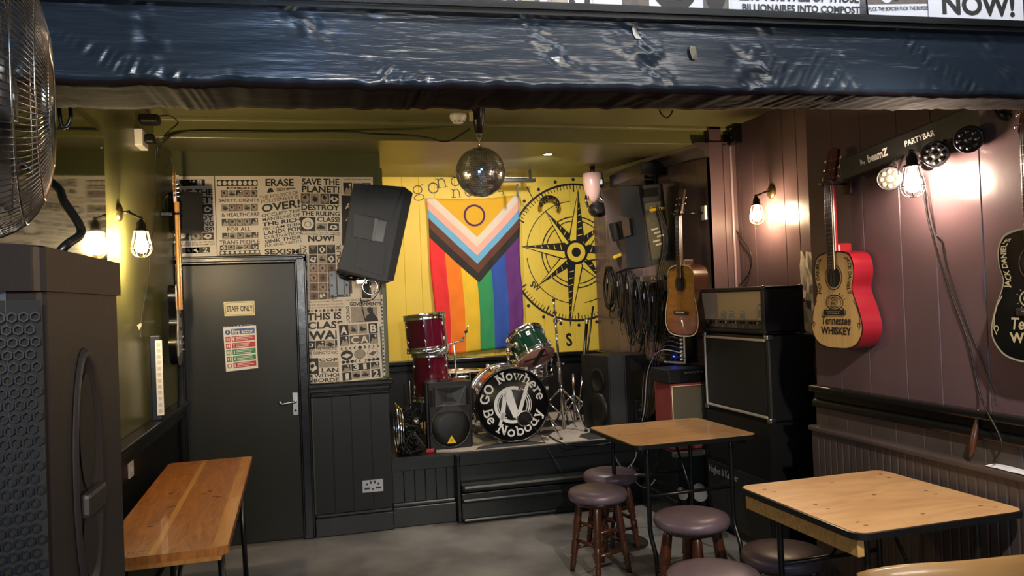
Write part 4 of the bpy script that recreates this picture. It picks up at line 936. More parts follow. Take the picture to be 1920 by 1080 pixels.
# left: profile outline in the wall plane (x,z), extruded in y
t = thing('hanging_speaker', 'big black loudspeaker tilted on a wall bracket left of the flag', 'speaker', (0, 0, 0))
yf, yb = 4.86, 5.24
c = [at(663, 344, Y=yf), at(758, 350, Y=yf), at(774, 362, Y=yf), at(738, 527, Y=yf), at(720, 527, Y=yf), at(634, 503, Y=yf), at(648, 455, Y=yf)]
cen = sum((V(p) for p in c), V())/len(c)
cab = [(p.x, p.z) for p in c]
mb = MB(); mb.prism(cab, lambda x, z: (x, yf, z), lambda x, z: (x, yb, z), pagrey)
bmesh.ops.bevel(mb.bm, geom=mb.bm.edges[:], offset=.008, segments=2, affect='EDGES')
t.location = (cen.x, yf, cen.z); mb.build('cabinet', t, world=True)
def panel(pp, dy0, dy1, m, bev=.004):
    mb = MB(); q = [at(x, y, Y=yf) for x, y in pp]; mb.prism([(a.x, a.z) for a in q], lambda x, z: (x, yf-dy1, z), lambda x, z: (x, yf-dy0, z), m)
    if bev: bmesh.ops.bevel(mb.bm, geom=mb.bm.edges[:], offset=bev, segments=2, affect='EDGES')
    return mb
panel([(694, 350), (752, 357), (730, 416), (716, 411), (686, 404)], -.01, .012, pabrown if False else pagrey).build('side_panel', t, world=True)
panel([(672, 454), (714, 458), (722, 462), (716, 518), (664, 500)], -.01, .012, pagrey).build('side_panel', t, world=True)
panel([(663, 401), (700, 410), (697, 451), (662, 444)], -.01, .02, M('speaker_panel', '#303135', .5)).build('handle_block', t, world=True)
panel([(701, 411), (725, 415), (718, 453), (697, 451)], -.01, .003, blackm).build('handle_recess', t, world=True)
panel([(702, 410), (708, 410), (702, 453), (696, 452)], -.01, .028, M('handle_grey', '#5a5b5e', .45), .006).build('handle', t, world=True)
panel([(760, 353), (773, 363), (738, 526), (726, 524)], -.01, .006, M('grille_black', '#101011', .6)).build('grille', t, world=True)
# bracket below
t = thing('speaker_bracket', 'steel swivel bracket under the tilted loudspeaker on the poster wall', 'bracket', tuple(at(630, 530, Y=YD)))
mb = MB(); a = at(616, 508, Y=YD-.01); b_ = at(656, 556, Y=YD-.01); mb.bx(a.x, b_.x, YD-.02, YD-.004, b_.z, a.z, blackm, .003)
for dz in (.03, .1, .17):
    mb.sphere((a.x+.018, YD-.022, a.z-dz), .008, steel, 10); mb.sphere((b_.x-.018, YD-.022, a.z-dz), .008, steel, 10)
mb.bx(a.x+.05, a.x+.1, YD-.07, YD-.02, b_.z+.01, a.z-.01, blackm, .005); mb.build('wall_plate', t, world=True)
mb = MB(); s0 = V((a.x+.08, YD-.06, a.z-.04)); s1_ = at(690, 525, Y=5.1); mb.tube([s0, s0.lerp(s1_, .5)], .018, darkmet, 14); mb.tube([s0.lerp(s1_, .5), s1_], .013, chrome, 14)
mb.tube([s1_, s1_+V((0, 0, .07))], .012, darkmet, 12); e = at(694, 538, Y=5.08)
mb.tube([(e.x+.048*math.cos(i*PI/10), 5.08, e.z+.048*math.sin(i*PI/10)) for i in range(20)], .007, chrome, 8, True); mb.tube([(e.x, 5.08, e.z-.045), (e.x, 5.08, e.z+.045)], .006, chrome)
mb.box((e.x-.05, 5.09, e.z+.035), (.07, .02, .03), chrome, .005); mb.build('arm', t, world=True)
mb = MB(); mb.tube(smooth_path([at(712, 500, Y=5.1), at(714, 535, Y=5.2), at(700, 560, Y=5.3), at(680, 565, Y=YD-.01), at(676, 560, Y=YD-.01), at(684, 600, Y=YD-.01)]), .003, rubber); tag(mb.build('cable'), 'thin black lead dropping from the speaker bracket across the posters', 'cable')

# right PA: rotated box seen from side and back
t = thing('hanging_speaker', 'big brown and grey loudspeaker with its connector panel showing, hung right of the compass mural', 'speaker', (0, 0, 0))
def Rp(px_, py_, d): # points at chosen depth along y
    return at(px_, py_, Y=d)
F0_, F1_, B0_ = [(1130, 361, 5.15), (1195, 348, 5.35), (1219, 497, 5.35), (1152, 513, 5.15)], None, None
fr = [Rp(1129, 360, 5.30), Rp(1160, 349, 5.20), Rp(1176, 502, 5.20), Rp(1153, 511, 5.30)]
md = [Rp(1160, 349, 5.20), Rp(1197, 349, 5.12), Rp(1219, 500, 5.12), Rp(1176, 502, 5.20)]
bk = [Rp(1197, 349, 5.12), Rp(1242, 345, 5.42), Rp(1258, 486, 5.42), Rp(1219, 500, 5.12)]
off = V((.10, .34, 0))
ring0 = [fr[0], fr[1], md[1], bk[1]]; ring1 = [fr[3], fr[2], md[2], bk[2]]
back0 = [fr[0]+V((.14, .3, .0)), bk[1]+V((0, .16, 0))]; back1 = [fr[3]+V((.14, .3, 0)), bk[2]+V((0, .16, 0))]
t.location = md[2]; mb = MB(); top = ring0+[back0[1], back0[0]]; bot = ring1+[back1[1], back1[0]]
pag2 = M('speaker_grey_lit', '#3c3f44', .5, bump=.3, bscale=220, bdist=.001); pab2 = M('speaker_brown_lit', '#4a3b38', .5, bump=.3, bscale=220, bdist=.001)  # brightened copies of the speaker colours, standing in for light on this side
vs = top+bot; mb.faces(vs, [tuple(range(6)), tuple(range(6, 12))[::-1]], pag2)
for i in range(6): mb.faces([vs[i], vs[(i+1) % 6], vs[6+(i+1) % 6], vs[6+i]], [(0, 1, 2, 3)], pab2 if i in (0, 5) else pag2)
mb.build('cabinet', t, world=True)
def slabq(q, n, th, m, name, par, inset=0, bev=.003):
    q = [V(p) for p in q]; n = V(n).normalized(); a = [p+n*.002 for p in q]; b = [p+n*th for p in q]; mb = MB()
    mb.faces(a+b, [(0, 1, 2, 3), (7, 6, 5, 4), (0, 4, 5, 1), (1, 5, 6, 2), (2, 6, 7, 3), (3, 7, 4, 0)], m)
    bmesh.ops.recalc_face_normals(mb.bm, faces=mb.bm.faces[:]); bmesh.ops.bevel(mb.bm, geom=mb.bm.edges[:], offset=bev, segments=2, affect='EDGES'); return mb.build(name, par, world=True)
def bil(q, u0, v0, u1, v1):
    f = lambda u, v: q[0].lerp(q[1], u).lerp(q[3].lerp(q[2], u), v)
    return [f(u0, v0), f(u1, v0), f(u1, v1), f(u0, v1)]
def outn(q):
    n = (q[1]-q[0]).cross(q[3]-q[0]).normalized(); return n if n.dot(CAMP-q[0]) > 0 else -n
full = [fr[0], md[1], md[2], fr[3]]; nf = outn(full)
pq = lambda pts: [at(x, y, Y=5.2) for x, y in pts]
def sidepanel(pts, d0, th, m, nm):
    q = []
    for x, y in pts:
        # plane through fr[0], md[1], md[2]
        dd = CF+CR*((x-960)/FPX)-CU*((y-540)/FPX); k = (fr[0]-CAMP).dot(nf)/dd.dot(nf); q.append(CAMP+dd*k+nf*d0)
    return slabq(q, nf, th, m, nm, t)
sidepanel([(1145, 421), (1161, 404), (1184, 408), (1190, 443)], .012, .02, M('speaker_brown_light', '#5c4e48', .5), 'handle_surround')
sidepanel([(1144, 420), (1186, 410), (1190, 442), (1152, 453)], .02, .024, M('recess_dark', '#0c0c0c', .7), 'handle_recess')
sidepanel([(1154, 418), (1159, 417), (1165, 448), (1159, 450)], .03, .045, pabrown, 'handle')
sidepanel([(1170, 410), (1182, 409), (1187, 440), (1174, 445)], .03, .035, M('speaker_brown_light'), 'handle_block')
sidepanel([(1151, 480), (1167, 474), (1169, 479), (1153, 486)], .013, .016, yel, 'yellow_sticker')
nb = outn(bk)
slabq(bil(bk, .06, .22, .92, .93), nb, .012, M('connector_panel', '#5a5b50', .4), 'connector_panel', t)
slabq(bil(bk, .1, .04, .75, .15), nb, .005, M('recess_dark'), 'handle_recess', t)
mb = MB()
for k in range(4):
    for j in range(2):
        c_ = bil(bk, .28+.3*j, .28+.07*k, .3, .3)[0]+nb*.016; mb.sphere(c_, .009, steel, 10)
for k in range(5): q = bil(bk, .2+.1*(k % 3), .55+.05*k, .5+.1*(k % 3), .57+.05*k); q = [p+nb*.014 for p in q]; mb.faces(q, [(0, 1, 2, 3)], white)
mb.build('connectors', t, world=True)
slabq([p+nb*.014 for p in bil(bk, .2, .30, .85, .335)], nb, .012, yel, 'yellow_tape', t)
mb = MB()
for s in (0, .014, .03):
    mb.tube(smooth_path([bil(bk, .45, .3, 1, 1)[0]+nb*.03+V((s, 0, 0)), bil(bk, .55, .7, 1, 1)[0]+nb*.05+V((s*.6, 0, 0)), at(1232+s*300, 520, Y=5.2), at(1228+s*400, 600, Y=5.3), at(1226+s*200, 660, Y=5.5)]), .0045, rubber)
tag(mb.build('cable'), 'bundle of black leads dropping from the connector panel of the right hanging loudspeaker', 'cable')
mb = MB(); a = md[1].lerp(bk[1], .6)+V((0, .1, 0)); mb.tube([a, a+V((.1, .25, .08)), (WR2, a.y+.3, a.z+.08)], .015, blackm); mb.box((WR2-.01, a.y+.3, a.z+.08), (.02, .12, .16), blackm, .003); tag(mb.build('speaker_bracket'), 'black wall bracket behind the right hanging loudspeaker', 'bracket')
# ------------------------------------------------------------------ drums
maroon = M('drum_maroon', '#5c0f26', .12, coat=.8, col2='#4a0a1e', nscale=5)
dgr = M('drum_green', '#0f3325', .12, coat=.8, col2='#0b281d', nscale=5)
kmar = M('drum_brown_red', '#5a1d16', .15, coat=.8, col2='#7a5a40', nscale=3)
head = M('drum_head', '#c9c2b4', .45); headr = M('drum_head_pink', '#a8786e', .4); headb = M('drum_head_black', '#0b0b0c', .4)
dw = M('drum_lettering', '#d8d8d6', .45)
def drum(t, r, h, shell, topm, botm, lugs=8, tape=False):
    mb = MB(); mb.lathe([(r, .012), (r, h-.012)], shell, 40, cap=False); mb.lathe([(r*.985, .012), (r*.985, h-.012)], shell, 40, cap=False); sh = mb.build('shell', t)
    for z, nm in ((0, 0), (h, 1)):
        s = 1 if nm else -1
        mb = MB(); mb.lathe([(r*1.0, z-s*.03), (r*1.05, z-s*.03), (r*1.055, z-s*.026), (r*1.045, z-s*.02), (r*1.045, z+s*.006), (r*1.07, z+s*.008), (r*1.06, z+s*.012), (r*1.02, z+s*.01), (r*1.02, z-s*.02)], chrome, 40, cap=False); mb.build('hoop', t)
        mb = MB(); mb.lathe([(.0005, z), (r*1.02, z), (r*1.02, z-s*.004), (.0005, z-s*.004)], topm if nm else botm, 40, cap=False)
        if tape and not nm:
            mb.box((0, 0, z-.001), (r*1.4, .028, .001), headb); mb.box((.02, 0, z-.002), (.045, r*1.5, .001), headb, rot=Matrix.Rotation(.25, 3, 'Z'))
        mb.build('drum_head', t)
    for i in range(lugs):
        a = 2*PI*(i+.3)/lugs; c, s = math.cos(a), math.sin(a); mb = MB(); rr = r*1.03
        for z in ((h*.28, h*.72)): mb.sphere((r*1.02*c, r*1.02*s, z), .014, chrome, 10, (.8, .8, 1.3))
        mb.tube([(rr*1.02*c, rr*1.02*s, -.004), (rr*1.02*c, rr*1.02*s, h*.3)], .0035, chrome, 6); mb.tube([(rr*1.02*c, rr*1.02*s, h+.004), (rr*1.02*c, rr*1.02*s, h*.7)], .0035, chrome, 6)
        for z in (0, h): mb.sphere((rr*1.03*c, rr*1.03*s, z), .007, chrome, 8)
        mb.build('lug', sh)
# kick drum
kc = V((1.392, 5.57, 0)); kr = .268; kz = SZ+.006+kr*1.06
kt = thing('kick_drum', 'black fronted kick drum lettered Go Nowhere Be Nobody in white', 'drum', (kc.x, kc.y, kz), 0, 'drum kit on the stage')
kt.rotation_euler = (0, 0, R_(-3))
KD = .42; Yx = Matrix.Rotation(R_(90), 3, 'X')   # local z -> -y
mb = MB(); mb.lathe([(kr*.97, .02), (kr*.97, KD-.02)], kmar, 56, axis='Y', cap=False); ksh = mb.build('shell', kt)
for y, nm in ((0, 'front'), (KD, 'back')):
    s = -1 if y == 0 else 1
    mb = MB(); mb.lathe([(kr*.985, y-s*.045), (kr*1.03, y-s*.045), (kr*1.045, y-s*.035), (kr*1.045, y+s*.004), (kr*1.03, y+s*.012), (kr*1.0, y+s*.012), (kr*.985, y)], chrome if nm == 'back' else M('hoop_black', '#101011', .2, coat=.6), 56, axis='Y', cap=False); mb.build('hoop', kt)
for i in range(8):
    a = PI/8+i*PI/4; c, s = math.cos(a), math.sin(a); mb = MB()
    for y in (.1, KD-.1): mb.sphere((kr*1.0*s, y, kr*1.0*c), .02, chrome, 12, (1, 1.4, 1))
    for y0, y1 in ((-.005, .1), (KD+.005, KD-.1)): mb.tube([(kr*1.06*s, y0, kr*1.06*c), (kr*1.05*s, y1, kr*1.05*c)], .004, chrome, 6); mb.box((kr*1.06*s, y0, kr*1.06*c), (.03, .014, .03), chrome, .005)
    mb.build('lug', ksh)
mb = MB(); mb.lathe([(.0005, 0), (kr*.99, 0), (kr*.99, .006), (.0005, .006)], headb, 56, axis='Y', cap=False)
# port hole
pc = (.085, -.108); pr_ = .056
mb.lathe([(.0005, -.0042), (pr_*.9, -.0042), (pr_*.9, 0)], M('port_dark', '#050505', .8), 32, c=(pc[0], 0, pc[1]), axis='Y', cap=False)
kh = mb.build('drum_head', kt)
mb = MB(); mb.tube([(pc[0]+pr_*math.cos(i*PI/18), -.003, pc[1]+pr_*math.sin(i*PI/18)) for i in range(36)], .006, chrome, 8, True); mb.build('port_ring', kh)
def arc_text(s, a0, a1, r0, hgt, top, mb):
    L = slab_len(s); k = R_(a1-a0)/L; 
    def f(x, y):
        a = R_(a0)+k*x; r = r0+(y-.35)*hgt*(1 if top else -1); return V((r*math.cos(a), -.0022, r*math.sin(a)))
    slab_text(mb, s, f, dw, 1.0)
mb = MB()
arc_text('GO', 176, 134, .205, .072, True, mb); arc_text('Nowhere', 123, 6, .208, .070, True, mb)
arc_text('Be', 186, 221, .203, .072, False, mb); arc_text('Nobody', 233, 348, .208, .072, False, mb)
# emblem: rough N in brushed rings
F2 = lambda x, y: (x, -.0022, y); F3 = lambda x, y: (x, -.0032, y)
for r, wd, a0, a1 in ((.128, .024, 70, 290), (.108, .005, 100, 250), (.136, .005, -60, 62), (.122, .009, -45, 50), (.106, .006, -50, 40)):
    mb.ribbon([(r*1.02*math.cos(R_(a)), r*.98*math.sin(R_(a))) for a in range(a0, a1+1, 8)], wd, F2, dw)
mb.poly([(-.105, -.1), (-.07, -.115), (-.04, .1), (-.07, .085)], F3, dw)
mb.poly([(-.075, .09), (-.01, .12), (.05, -.095), (.0, -.095)], F3, dw)
mb.poly([(.015, -.105), (.05, -.095), (.135, .165), (.10, .14)], F3, dw)
mb.poly([(-.115, -.145), (-.085, -.05), (-.055, -.06), (-.1, -.15)], F3, dw)
for k in range(9): a = R_(60+k*12); mb.poly([(.115*math.cos(a), .115*math.sin(a)), (.115*math.cos(a+.06), .115*math.sin(a+.06)), (.145*math.cos(a+.02), .145*math.sin(a+.02))], F2, dw)
mb.build('lettering', kh)
for s in (-1, 1):
    mb = MB(); mb.tube([(s*kr*.92, .10, -.05), (s*(kr+.09), .0, -kz+SZ+.012)], .008, chrome, 10); mb.box((s*kr*.97, .10, -.04), (.04, .05, .05), chrome, .01); mb.sphere((s*(kr+.09), 0, -kz+SZ+.012), .013, rubber, 10); mb.build('spur_leg', kt)
mb = MB(); mb.box((.0, .2, kr*.99), (.10, .09, .03), chrome, .01); mb.tube([(.02, .2, kr*.99), (.02, .22, kr+.12)], .012, chrome, 12); mb.tube(smooth_path([(.02, .22, kr+.10), (.04, .2, kr+.15), (.09, .18, kr+.16)]), .010, chrome); mb.sphere((.02, .22, kr+.12), .022, chrome, 12); mb.sphere((.08, .19, kr+.16), .024, chrome, 12); mb.build('tom_mount', kt)
# rack tom
t = thing('rack_tom', 'dark green tom drum tilted above the kick drum, showing its underside', 'drum', (1.655, 5.82, 1.085), 0, 'drum kit on the stage')
t.rotation_euler = (R_(-36), R_(-14), R_(4)); drum(t, .148, .22, dgr, head, headr, 8, True)
mb = MB(); mb.box((-.02, -.152, .15), (.03, .004, .035), white, .001); mb.box((-.02, -.155, .15), (.018, .002, .006), dgr); mb.build('badge', t)
# chrome snare behind
t = thing('snare_drum', 'chrome snare drum half hidden behind the kick and green tom', 'drum', (1.70, 6.12, .93), 0, 'drum kit on the stage'); drum(t, .165, .11, chrome, head, head, 8)
t2 = thing('snare_stand', 'chrome stand under the snare drum', 'stand', (1.70, 6.12, SZ))
mb = MB(); mb.tube([(0, 0, .1), (0, 0, .40)], .012, chrome)
for k in range(3): a = k*2*PI/3; mb.tube([(0, 0, .25), (.2*math.cos(a), .2*math.sin(a), .01)], .008, chrome); mb.tube([(0, 0, .36), (.16*math.cos(a), .16*math.sin(a), .44)], .007, chrome)
mb.build('tripod', t2)
# maroon pair
t = thing('floor_tom', 'lower maroon floor tom carrying the upper one, by the left of the flag', 'drum', (.855, 6.02, .80), 0, 'drum kit on the stage'); drum(t, .140, .36, maroon, head, head, 6)
for k in range(3): a = k*2*PI/3+.9; mb = MB(); mb.tube([(.165*math.cos(a), .165*math.sin(a), .15), (.165*math.cos(a), .165*math.sin(a), -.31)], .006, chrome); mb.sphere((.165*math.cos(a), .165*math.sin(a), -.305), .012, rubber, 10); mb.build('leg', t)
t = thing('tom_drum', 'upper maroon tom drum stacked on another maroon drum', 'drum', (.835, 6.0, 1.185), 0, 'drum kit on the stage'); t.rotation_euler = (0, R_(-4), 0); drum(t, .157, .27, maroon, head, head, 6)
# green floor tom behind the monitor
t = thing('floor_tom', 'dark green floor tom behind the stage monitor speaker', 'drum', (1.13, 6.3, .61), 0, 'drum kit on the stage'); drum(t, .2, .36, dgr, head, head, 8)
for k in range(3): a = k*2*PI/3+.5; mb = MB(); mb.tube([(.225*math.cos(a), .225*math.sin(a), .2), (.225*math.cos(a), .225*math.sin(a), -.17)], .007, chrome); mb.sphere((.225*math.cos(a), .225*math.sin(a), -.165), .012, rubber, 10); mb.build('leg', t)
# stands
def tripod(t, r, z0, spread, n=3, a0=.4, m=chrome):
    for k in range(n):
        a = a0+k*2*PI/n; c, s = math.cos(a), math.sin(a); mb = MB()
        mb.tube([(0, 0, z0), (.55*spread*c, .55*spread*s, z0*.72), (spread*c, spread*s, .012)], r, m, 8); mb.tube([(0, 0, z0*.35), (.55*spread*c, .55*spread*s, z0*.72)], r*.8, m, 8); mb.sphere((spread*c, spread*s, .014), .014, rubber, 10); mb.build('leg', t)
b0 = at(1058, 800, Y=5.95); t = thing('cymbal_stand', 'tall chrome cymbal stand without a cymbal between the green tom and black speaker', 'stand', (b0.x, 5.95, SZ)); H = at(1040, 560, Y=5.95).z-SZ
t.rotation_euler = (0, R_(-2.5), 0)
mb = MB(); mb.tube([(0, 0, .04), (0, 0, .55)], .013, chrome, 12); mb.tube([(0, 0, .55), (0, 0, .9)], .010, chrome, 12); mb.tube([(0, 0, .9), (0, 0, H)], .007, chrome, 10)
for z in (.55, .9): mb.cyl((0, 0, z-.03), (0, 0, z), .018, chrome); mb.tube([(0, 0, z-.015), (.035, 0, z-.015)], .006, chrome); mb.sphere((.04, 0, z-.015), .010, chrome, 8)
mb.cyl((0, 0, H-.12), (0, 0, H-.10), .016, rubber); mb.cyl((0, 0, H-.02), (0, 0, H), .012, rubber); mb.tube([(0, 0, H), (.01, 0, H+.03)], .003, chrome); mb.build('pole', t); tripod(t, .009, .34, .22, a0=1.1)
b0 = at(1094, 770, Y=6.3); t = thing('microphone_stand', 'dark folded stand leaning against the yellow wall behind the black stage speaker', 'stand', (b0.x, 6.4, SZ)); t.rotation_euler = (R_(-4), R_(8), 0)
mb = MB(); mb.tube([(0, 0, .02), (0, 0, .88)], .014, darkmet, 12); mb.tube([(.012, 0, .35), (.05, 0, 1.0)], .009, blackm); mb.tube([(0, 0, .2), (.06, -.02, .02)], .008, chrome); mb.tube([(0, 0, .3), (-.05, -.02, .02)], .009, chrome); mb.tube([(0, 0, .45), (-.03, -.03, .02)], .009, chrome); mb.cyl((0, 0, .5), (0, 0, .56), .02, chrome); mb.cyl((0, 0, .84), (0, 0, .88), .018, chrome); mb.build('pole', t)
# hi hat pedal tangle of chrome at the back
t = thing('cymbal_stand', 'short chrome stand in pieces behind the cymbal stand legs', 'stand', (2.1, 6.25, SZ)); tripod(t, .009, .24, .18, a0=1.1)
mb = MB(); mb.tube([(0, 0, .02), (0, 0, .42)], .012, chrome); mb.build('pole', t)
# boom mic stand in front of flag
t = thing('boom_stand', 'small boom arm stand with a clip in front of the orange flag stripe', 'stand', tuple(at(858, 720, Y=6.02).xy)+(SZ,))
Yb = 6.02; mb = MB(); A = at(806, 658, Y=Yb); B = at(850, 643, Y=Yb); C = at(866, 639, Y=Yb); D = at(874, 622, Y=Yb)
mb.tube([A, B, C], .006, steel); mb.tube([C, D], .006, steel); mb.sphere(C, .013, chrome, 10); mb.sphere(B, .013, chrome, 10); mb.sphere(D, .016, blackm, 12, (1, 1, .6)); mb.tube([D, at(878, 610, Y=Yb)], .005, steel); mb.build('boom', t, world=True)
mb = MB(); mb.tube([B, at(856, 705, Y=Yb), V((at(858, 720, Y=Yb).x, Yb, SZ+.1))], .008, steel, 10); mb.build('pole', t, world=True)
tripod(t, .007, .2, .16)
mb = MB(); A = at(836, 650, Y=5.8); B = at(818, 668, Y=5.8); mb.tube([A, A.lerp(B, .4), B], [.008, .014, .003], M('mic_blue_grey', '#9fb4c4', .3, .6), 12); tag(mb.build('microphone'), 'slim pale microphone clipped by the maroon drums, in front of the boom arm', 'microphone')

# ------------------------------------------------------------------ monitor speaker with yellow triangle
t = thing('monitor_speaker', 'black plastic stage speaker with round grille and yellow triangle badge', 'speaker', (.918, 5.56, SZ), R_(3))
Wd, Hh, Dp = .335, .49, .28
o = [(-Wd/2, 0), (Wd/2, 0), (Wd/2, .1), (Wd*.32, Dp), (-Wd*.32, Dp), (-Wd/2, .1)]
mb = MB(); mb.prism(o, lambda x, y: (x, y, 0.004), lambda x, y: (x, y, Hh), black); bmesh.ops.bevel(mb.bm, geom=mb.bm.edges[:], offset=.018, segments=3, affect='EDGES'); mb.build('cabinet', t)
fc = M('front_plastic', '#303235', .36, bump=.2, bscale=200, bdist=.001)
mb = MB(); n = 24; xi = lambda u: (u-.5)*.27
# horn: frame plus flared recess
vs = []; fs = []
L_ = [((-.118, .462), (.118, .462), (.118, .318), (-.118, .318), 0), ((-.115, .458), (.115, .458), (.115, .322), (-.115, .322), -.03), ((-.104, .448), (.104, .448), (.06, .338), (-.06, .338), -.028), ((-.022, .41), (.022, .41), (.018, .38), (-.018, .38), -.004)]
for l in L_: vs += [(p[0], l[4], p[1]) for p in l[:4]]
for k in range(3):
    for j in range(4): fs.append((k*4+j, k*4+(j+1) % 4, (k+1)*4+(j+1) % 4, (k+1)*4+j))
fs.append((12, 13, 14, 15)); mb.faces(vs, fs, fc); mb.build('horn', t)
mb = MB(); mb.poly([(-.03, .34), (.03, .34), (.10, .275), (-.10, .275)], lambda x, z: (x, -.032, z) if z > .3 else (x, -.008, z), M('horn_lip', '#4a4b4e', .3)); mb.poly([(-.03, .34), (.03, .34), (.10, .275), (-.10, .275)], lambda x, z: (x, -.001, z), fc); mb.build('horn_lip', t)
for s in (-1, 1): mb = MB(); mb.box((s*.135, -.003, .38), (.022, .008, .12), M('port_dark', '#050505', .8), .008); mb.build('port', t)
mb = MB(); mb.lathe([(.148, .004), (.152, -.006), (.146, -.012), (.14, -.008)], fc, 48, c=(0, 0, .165), axis='Y', cap=False); mb.lathe([(.0005, -.018), (.08, -.015), (.14, -.006), (.142, .004)], M('grille_mesh', '#141515', .45, bump=.8, bscale=420, bdist=.001), 48, c=(0, 0, .165), axis='Y', cap=False); mb.build('grille', t)
mb = MB(); mb.prism([(-.033, .052), (.033, .052), (0, .107)], lambda x, z: (x, -.022, z), lambda x, z: (x, -.014, z), yel)
mb.text('B', lambda u, v: (-.009+.018*u, -.0226, .062+.02*v), M('badge_ink', '#8a6a10', .5)); mb.build('badge', t)
mb = MB(); mb.box((.0, .12, Hh+.004), (.1, .05, .014), rubber, .006); mb.build('carry_handle', t)

# black PA on the stage right, facing left
t = thing('stage_speaker', 'tall black wooden loudspeaker standing on the stage below the hanging cables', 'speaker', (2.29, 5.85, SZ), R_(0))
o = [(-.20, .05), (-.10, -.20), (.02, -.23), (.22, -.20), (.22, .14), (-.2, .16)]
mb = MB(); mb.prism(o, lambda x, y: (x, y, 0.005), lambda x, y: (x, y, .60), tolex); bmesh.ops.bevel(mb.bm, geom=mb.bm.edges[:], offset=.006, segments=2, affect='EDGES'); mb.build('cabinet', t)
a = V((-.20, .05)); b_ = V((-.10, -.20)); nn = V((-(b_-a).y*-1, -(b_-a).x)).normalized(); nn = V((-.93, -.37))
def sp(u, z, d): p = a.lerp(b_, u); return (p.x+nn.x*d, p.y+nn.y*d, z)
mb = MB(); n = 24
mb.faces([sp(.5+.30*math.cos(2*PI*i/n), .40+.10*math.sin(2*PI*i/n), .004) for i in range(n)]+[sp(.5+.24*math.cos(2*PI*i/n), .40+.08*math.sin(2*PI*i/n), .016) for i in range(n)]+[sp(.5+.2*math.cos(2*PI*i/n), .40+.07*math.sin(2*PI*i/n), .002) for i in range(n)],
         [(k*n+i, k*n+(i+1) % n, (k+1)*n+(i+1) % n, (k+1)*n+i) for k in range(2) for i in range(n)]+[tuple(range(2*n, 3*n))], black, True)
mb.build('horn', t)
mb = MB(); mb.faces([sp(.5+.38*math.cos(2*PI*i/n), .17+.14*math.sin(2*PI*i/n), .002) for i in range(n)]+[sp(.5+.34*math.cos(2*PI*i/n), .17+.125*math.sin(2*PI*i/n), .018) for i in range(n)]+[sp(.5+.1*math.cos(2*PI*i/n), .17+.04*math.sin(2*PI*i/n), .006) for i in range(n)],
         [(k*n+i, k*n+(i+1) % n, (k+1)*n+(i+1) % n, (k+1)*n+i) for k in range(2) for i in range(n)]+[tuple(range(2*n, 3*n))], black, True); mb.build('driver', t)
mb = MB(); mb.box((.15, -.215, .16), (.10, .012, .17), M('connector_dark', '#1c1d20', .4), .003, Matrix.Rotation(R_(8), 3, 'Z'))
for k in range(4): mb.box((.135+.02*(k % 2), -.226, .1+.035*k), (.028, .004, .014), steel)
mb.build('connector_panel', t)

# ------------------------------------------------------------------ left stage clutter
t = thing('drum_hoop', 'chrome drum hoops leaning upright against the wall end at the left of the stage', 'hoop', (.535, 5.62, SZ), 0)
mb = MB()
for k, (dx, r) in enumerate(((0, .175), (.018, .165), (.035, .155))):
    mb.lathe([(r, -.006), (r+.004, 0), (r, .006), (r-.004, 0), (r, -.006)], chrome, 48, c=(dx, 0, r+.006), axis='X', cap=False)
mb.build('hoop', t)
mb = MB()
for k in range(34):
    c0 = V((rnd.uniform(.58, .70), rnd.uniform(5.5, 5.95), SZ+rnd.uniform(.01, .10))); P = [c0]
    for j in range(6): P.append(V((min(.72, max(.56, P[-1].x+rnd.uniform(-.09, .09))), min(6.0, max(5.46, P[-1].y+rnd.uniform(-.09, .09))), min(SZ+.42, max(SZ+.008, P[-1].z+rnd.uniform(-.09, .12))))))
    mb.tube(smooth_path(P, 4), rnd.uniform(.003, .006), rubber, 6)
tag(mb.build('cable_heap'), 'dark heap of tangled leads left of the stage monitor speaker', 'cables', kind='stuff')
for k, (x, y, z, lb) in enumerate(((762, 800, .55, 'leftmost of the black ball head microphones in the cable heap'), (776, 815, .55, 'rightmost black microphone in the cable heap beside the monitor speaker'), (780, 790, .55, 'shiny silver capped microphone in the cable heap'))):
    p = at(x, y, Y=5.5); mb = MB(); mb.sphere(p, .026, blackm if k < 2 else steel, 14); mb.tube([p, p+V((.03*(k-1), .08, -.05))], [.018, .011], black, 12); tag(mb.build('microphone'), lb, 'microphone', 'microphones in the cable heap')
mb = MB(); p = at(806, 846, Z=SZ+.01); mb.box((p.x, p.y, SZ+.014), (.06, .035, .026), red, .006); tag(mb.build('red_box'), 'tiny red box on the stage edge below the monitor speaker', 'box')
# stage rug with dark swirls
rugm = M('rug_beige', '#b3a99c', .9, col2='#9a9085', nscale=60, bump=.6, bscale=300, bdist=.002); rugd = M('rug_dark', '#2c2b2d', .9, bump=.6, bscale=300, bdist=.002)
ys = YS+.003
def rg(px_, py_): p = at(px_, py_, Z=SZ+.008); return (p.x, p.y)
mb = MB(); x0r, x1r, y0r, y1r = .80, 2.29, ys, 6.9
o = [(x0r, y0r+.06), (x0r+.16, y0r), (x1r, y0r), (x1r, y1r), (x0r+.05, y1r)]
mb.prism(o, lambda x, y: (x, y, SZ+.009), lambda x, y: (x, y, SZ+.001), rugm)
def patch(pts): mb.faces([(x, max(y, y0r+.001), SZ+.0096) for x, y in pts], [tuple(range(len(pts)))], rugd)
patch([(1.05+.02, y0r), (1.12, y0r+.10), (1.25, y0r+.16), (1.42, y0r+.17), (1.55, y0r+.12), (1.62, y0r)])
patch([(1.93, y0r), (1.90, y0r+.14), (1.96, y0r+.25), (2.1, y0r+.3), (2.28, y0r+.28), (2.28, y0r)])
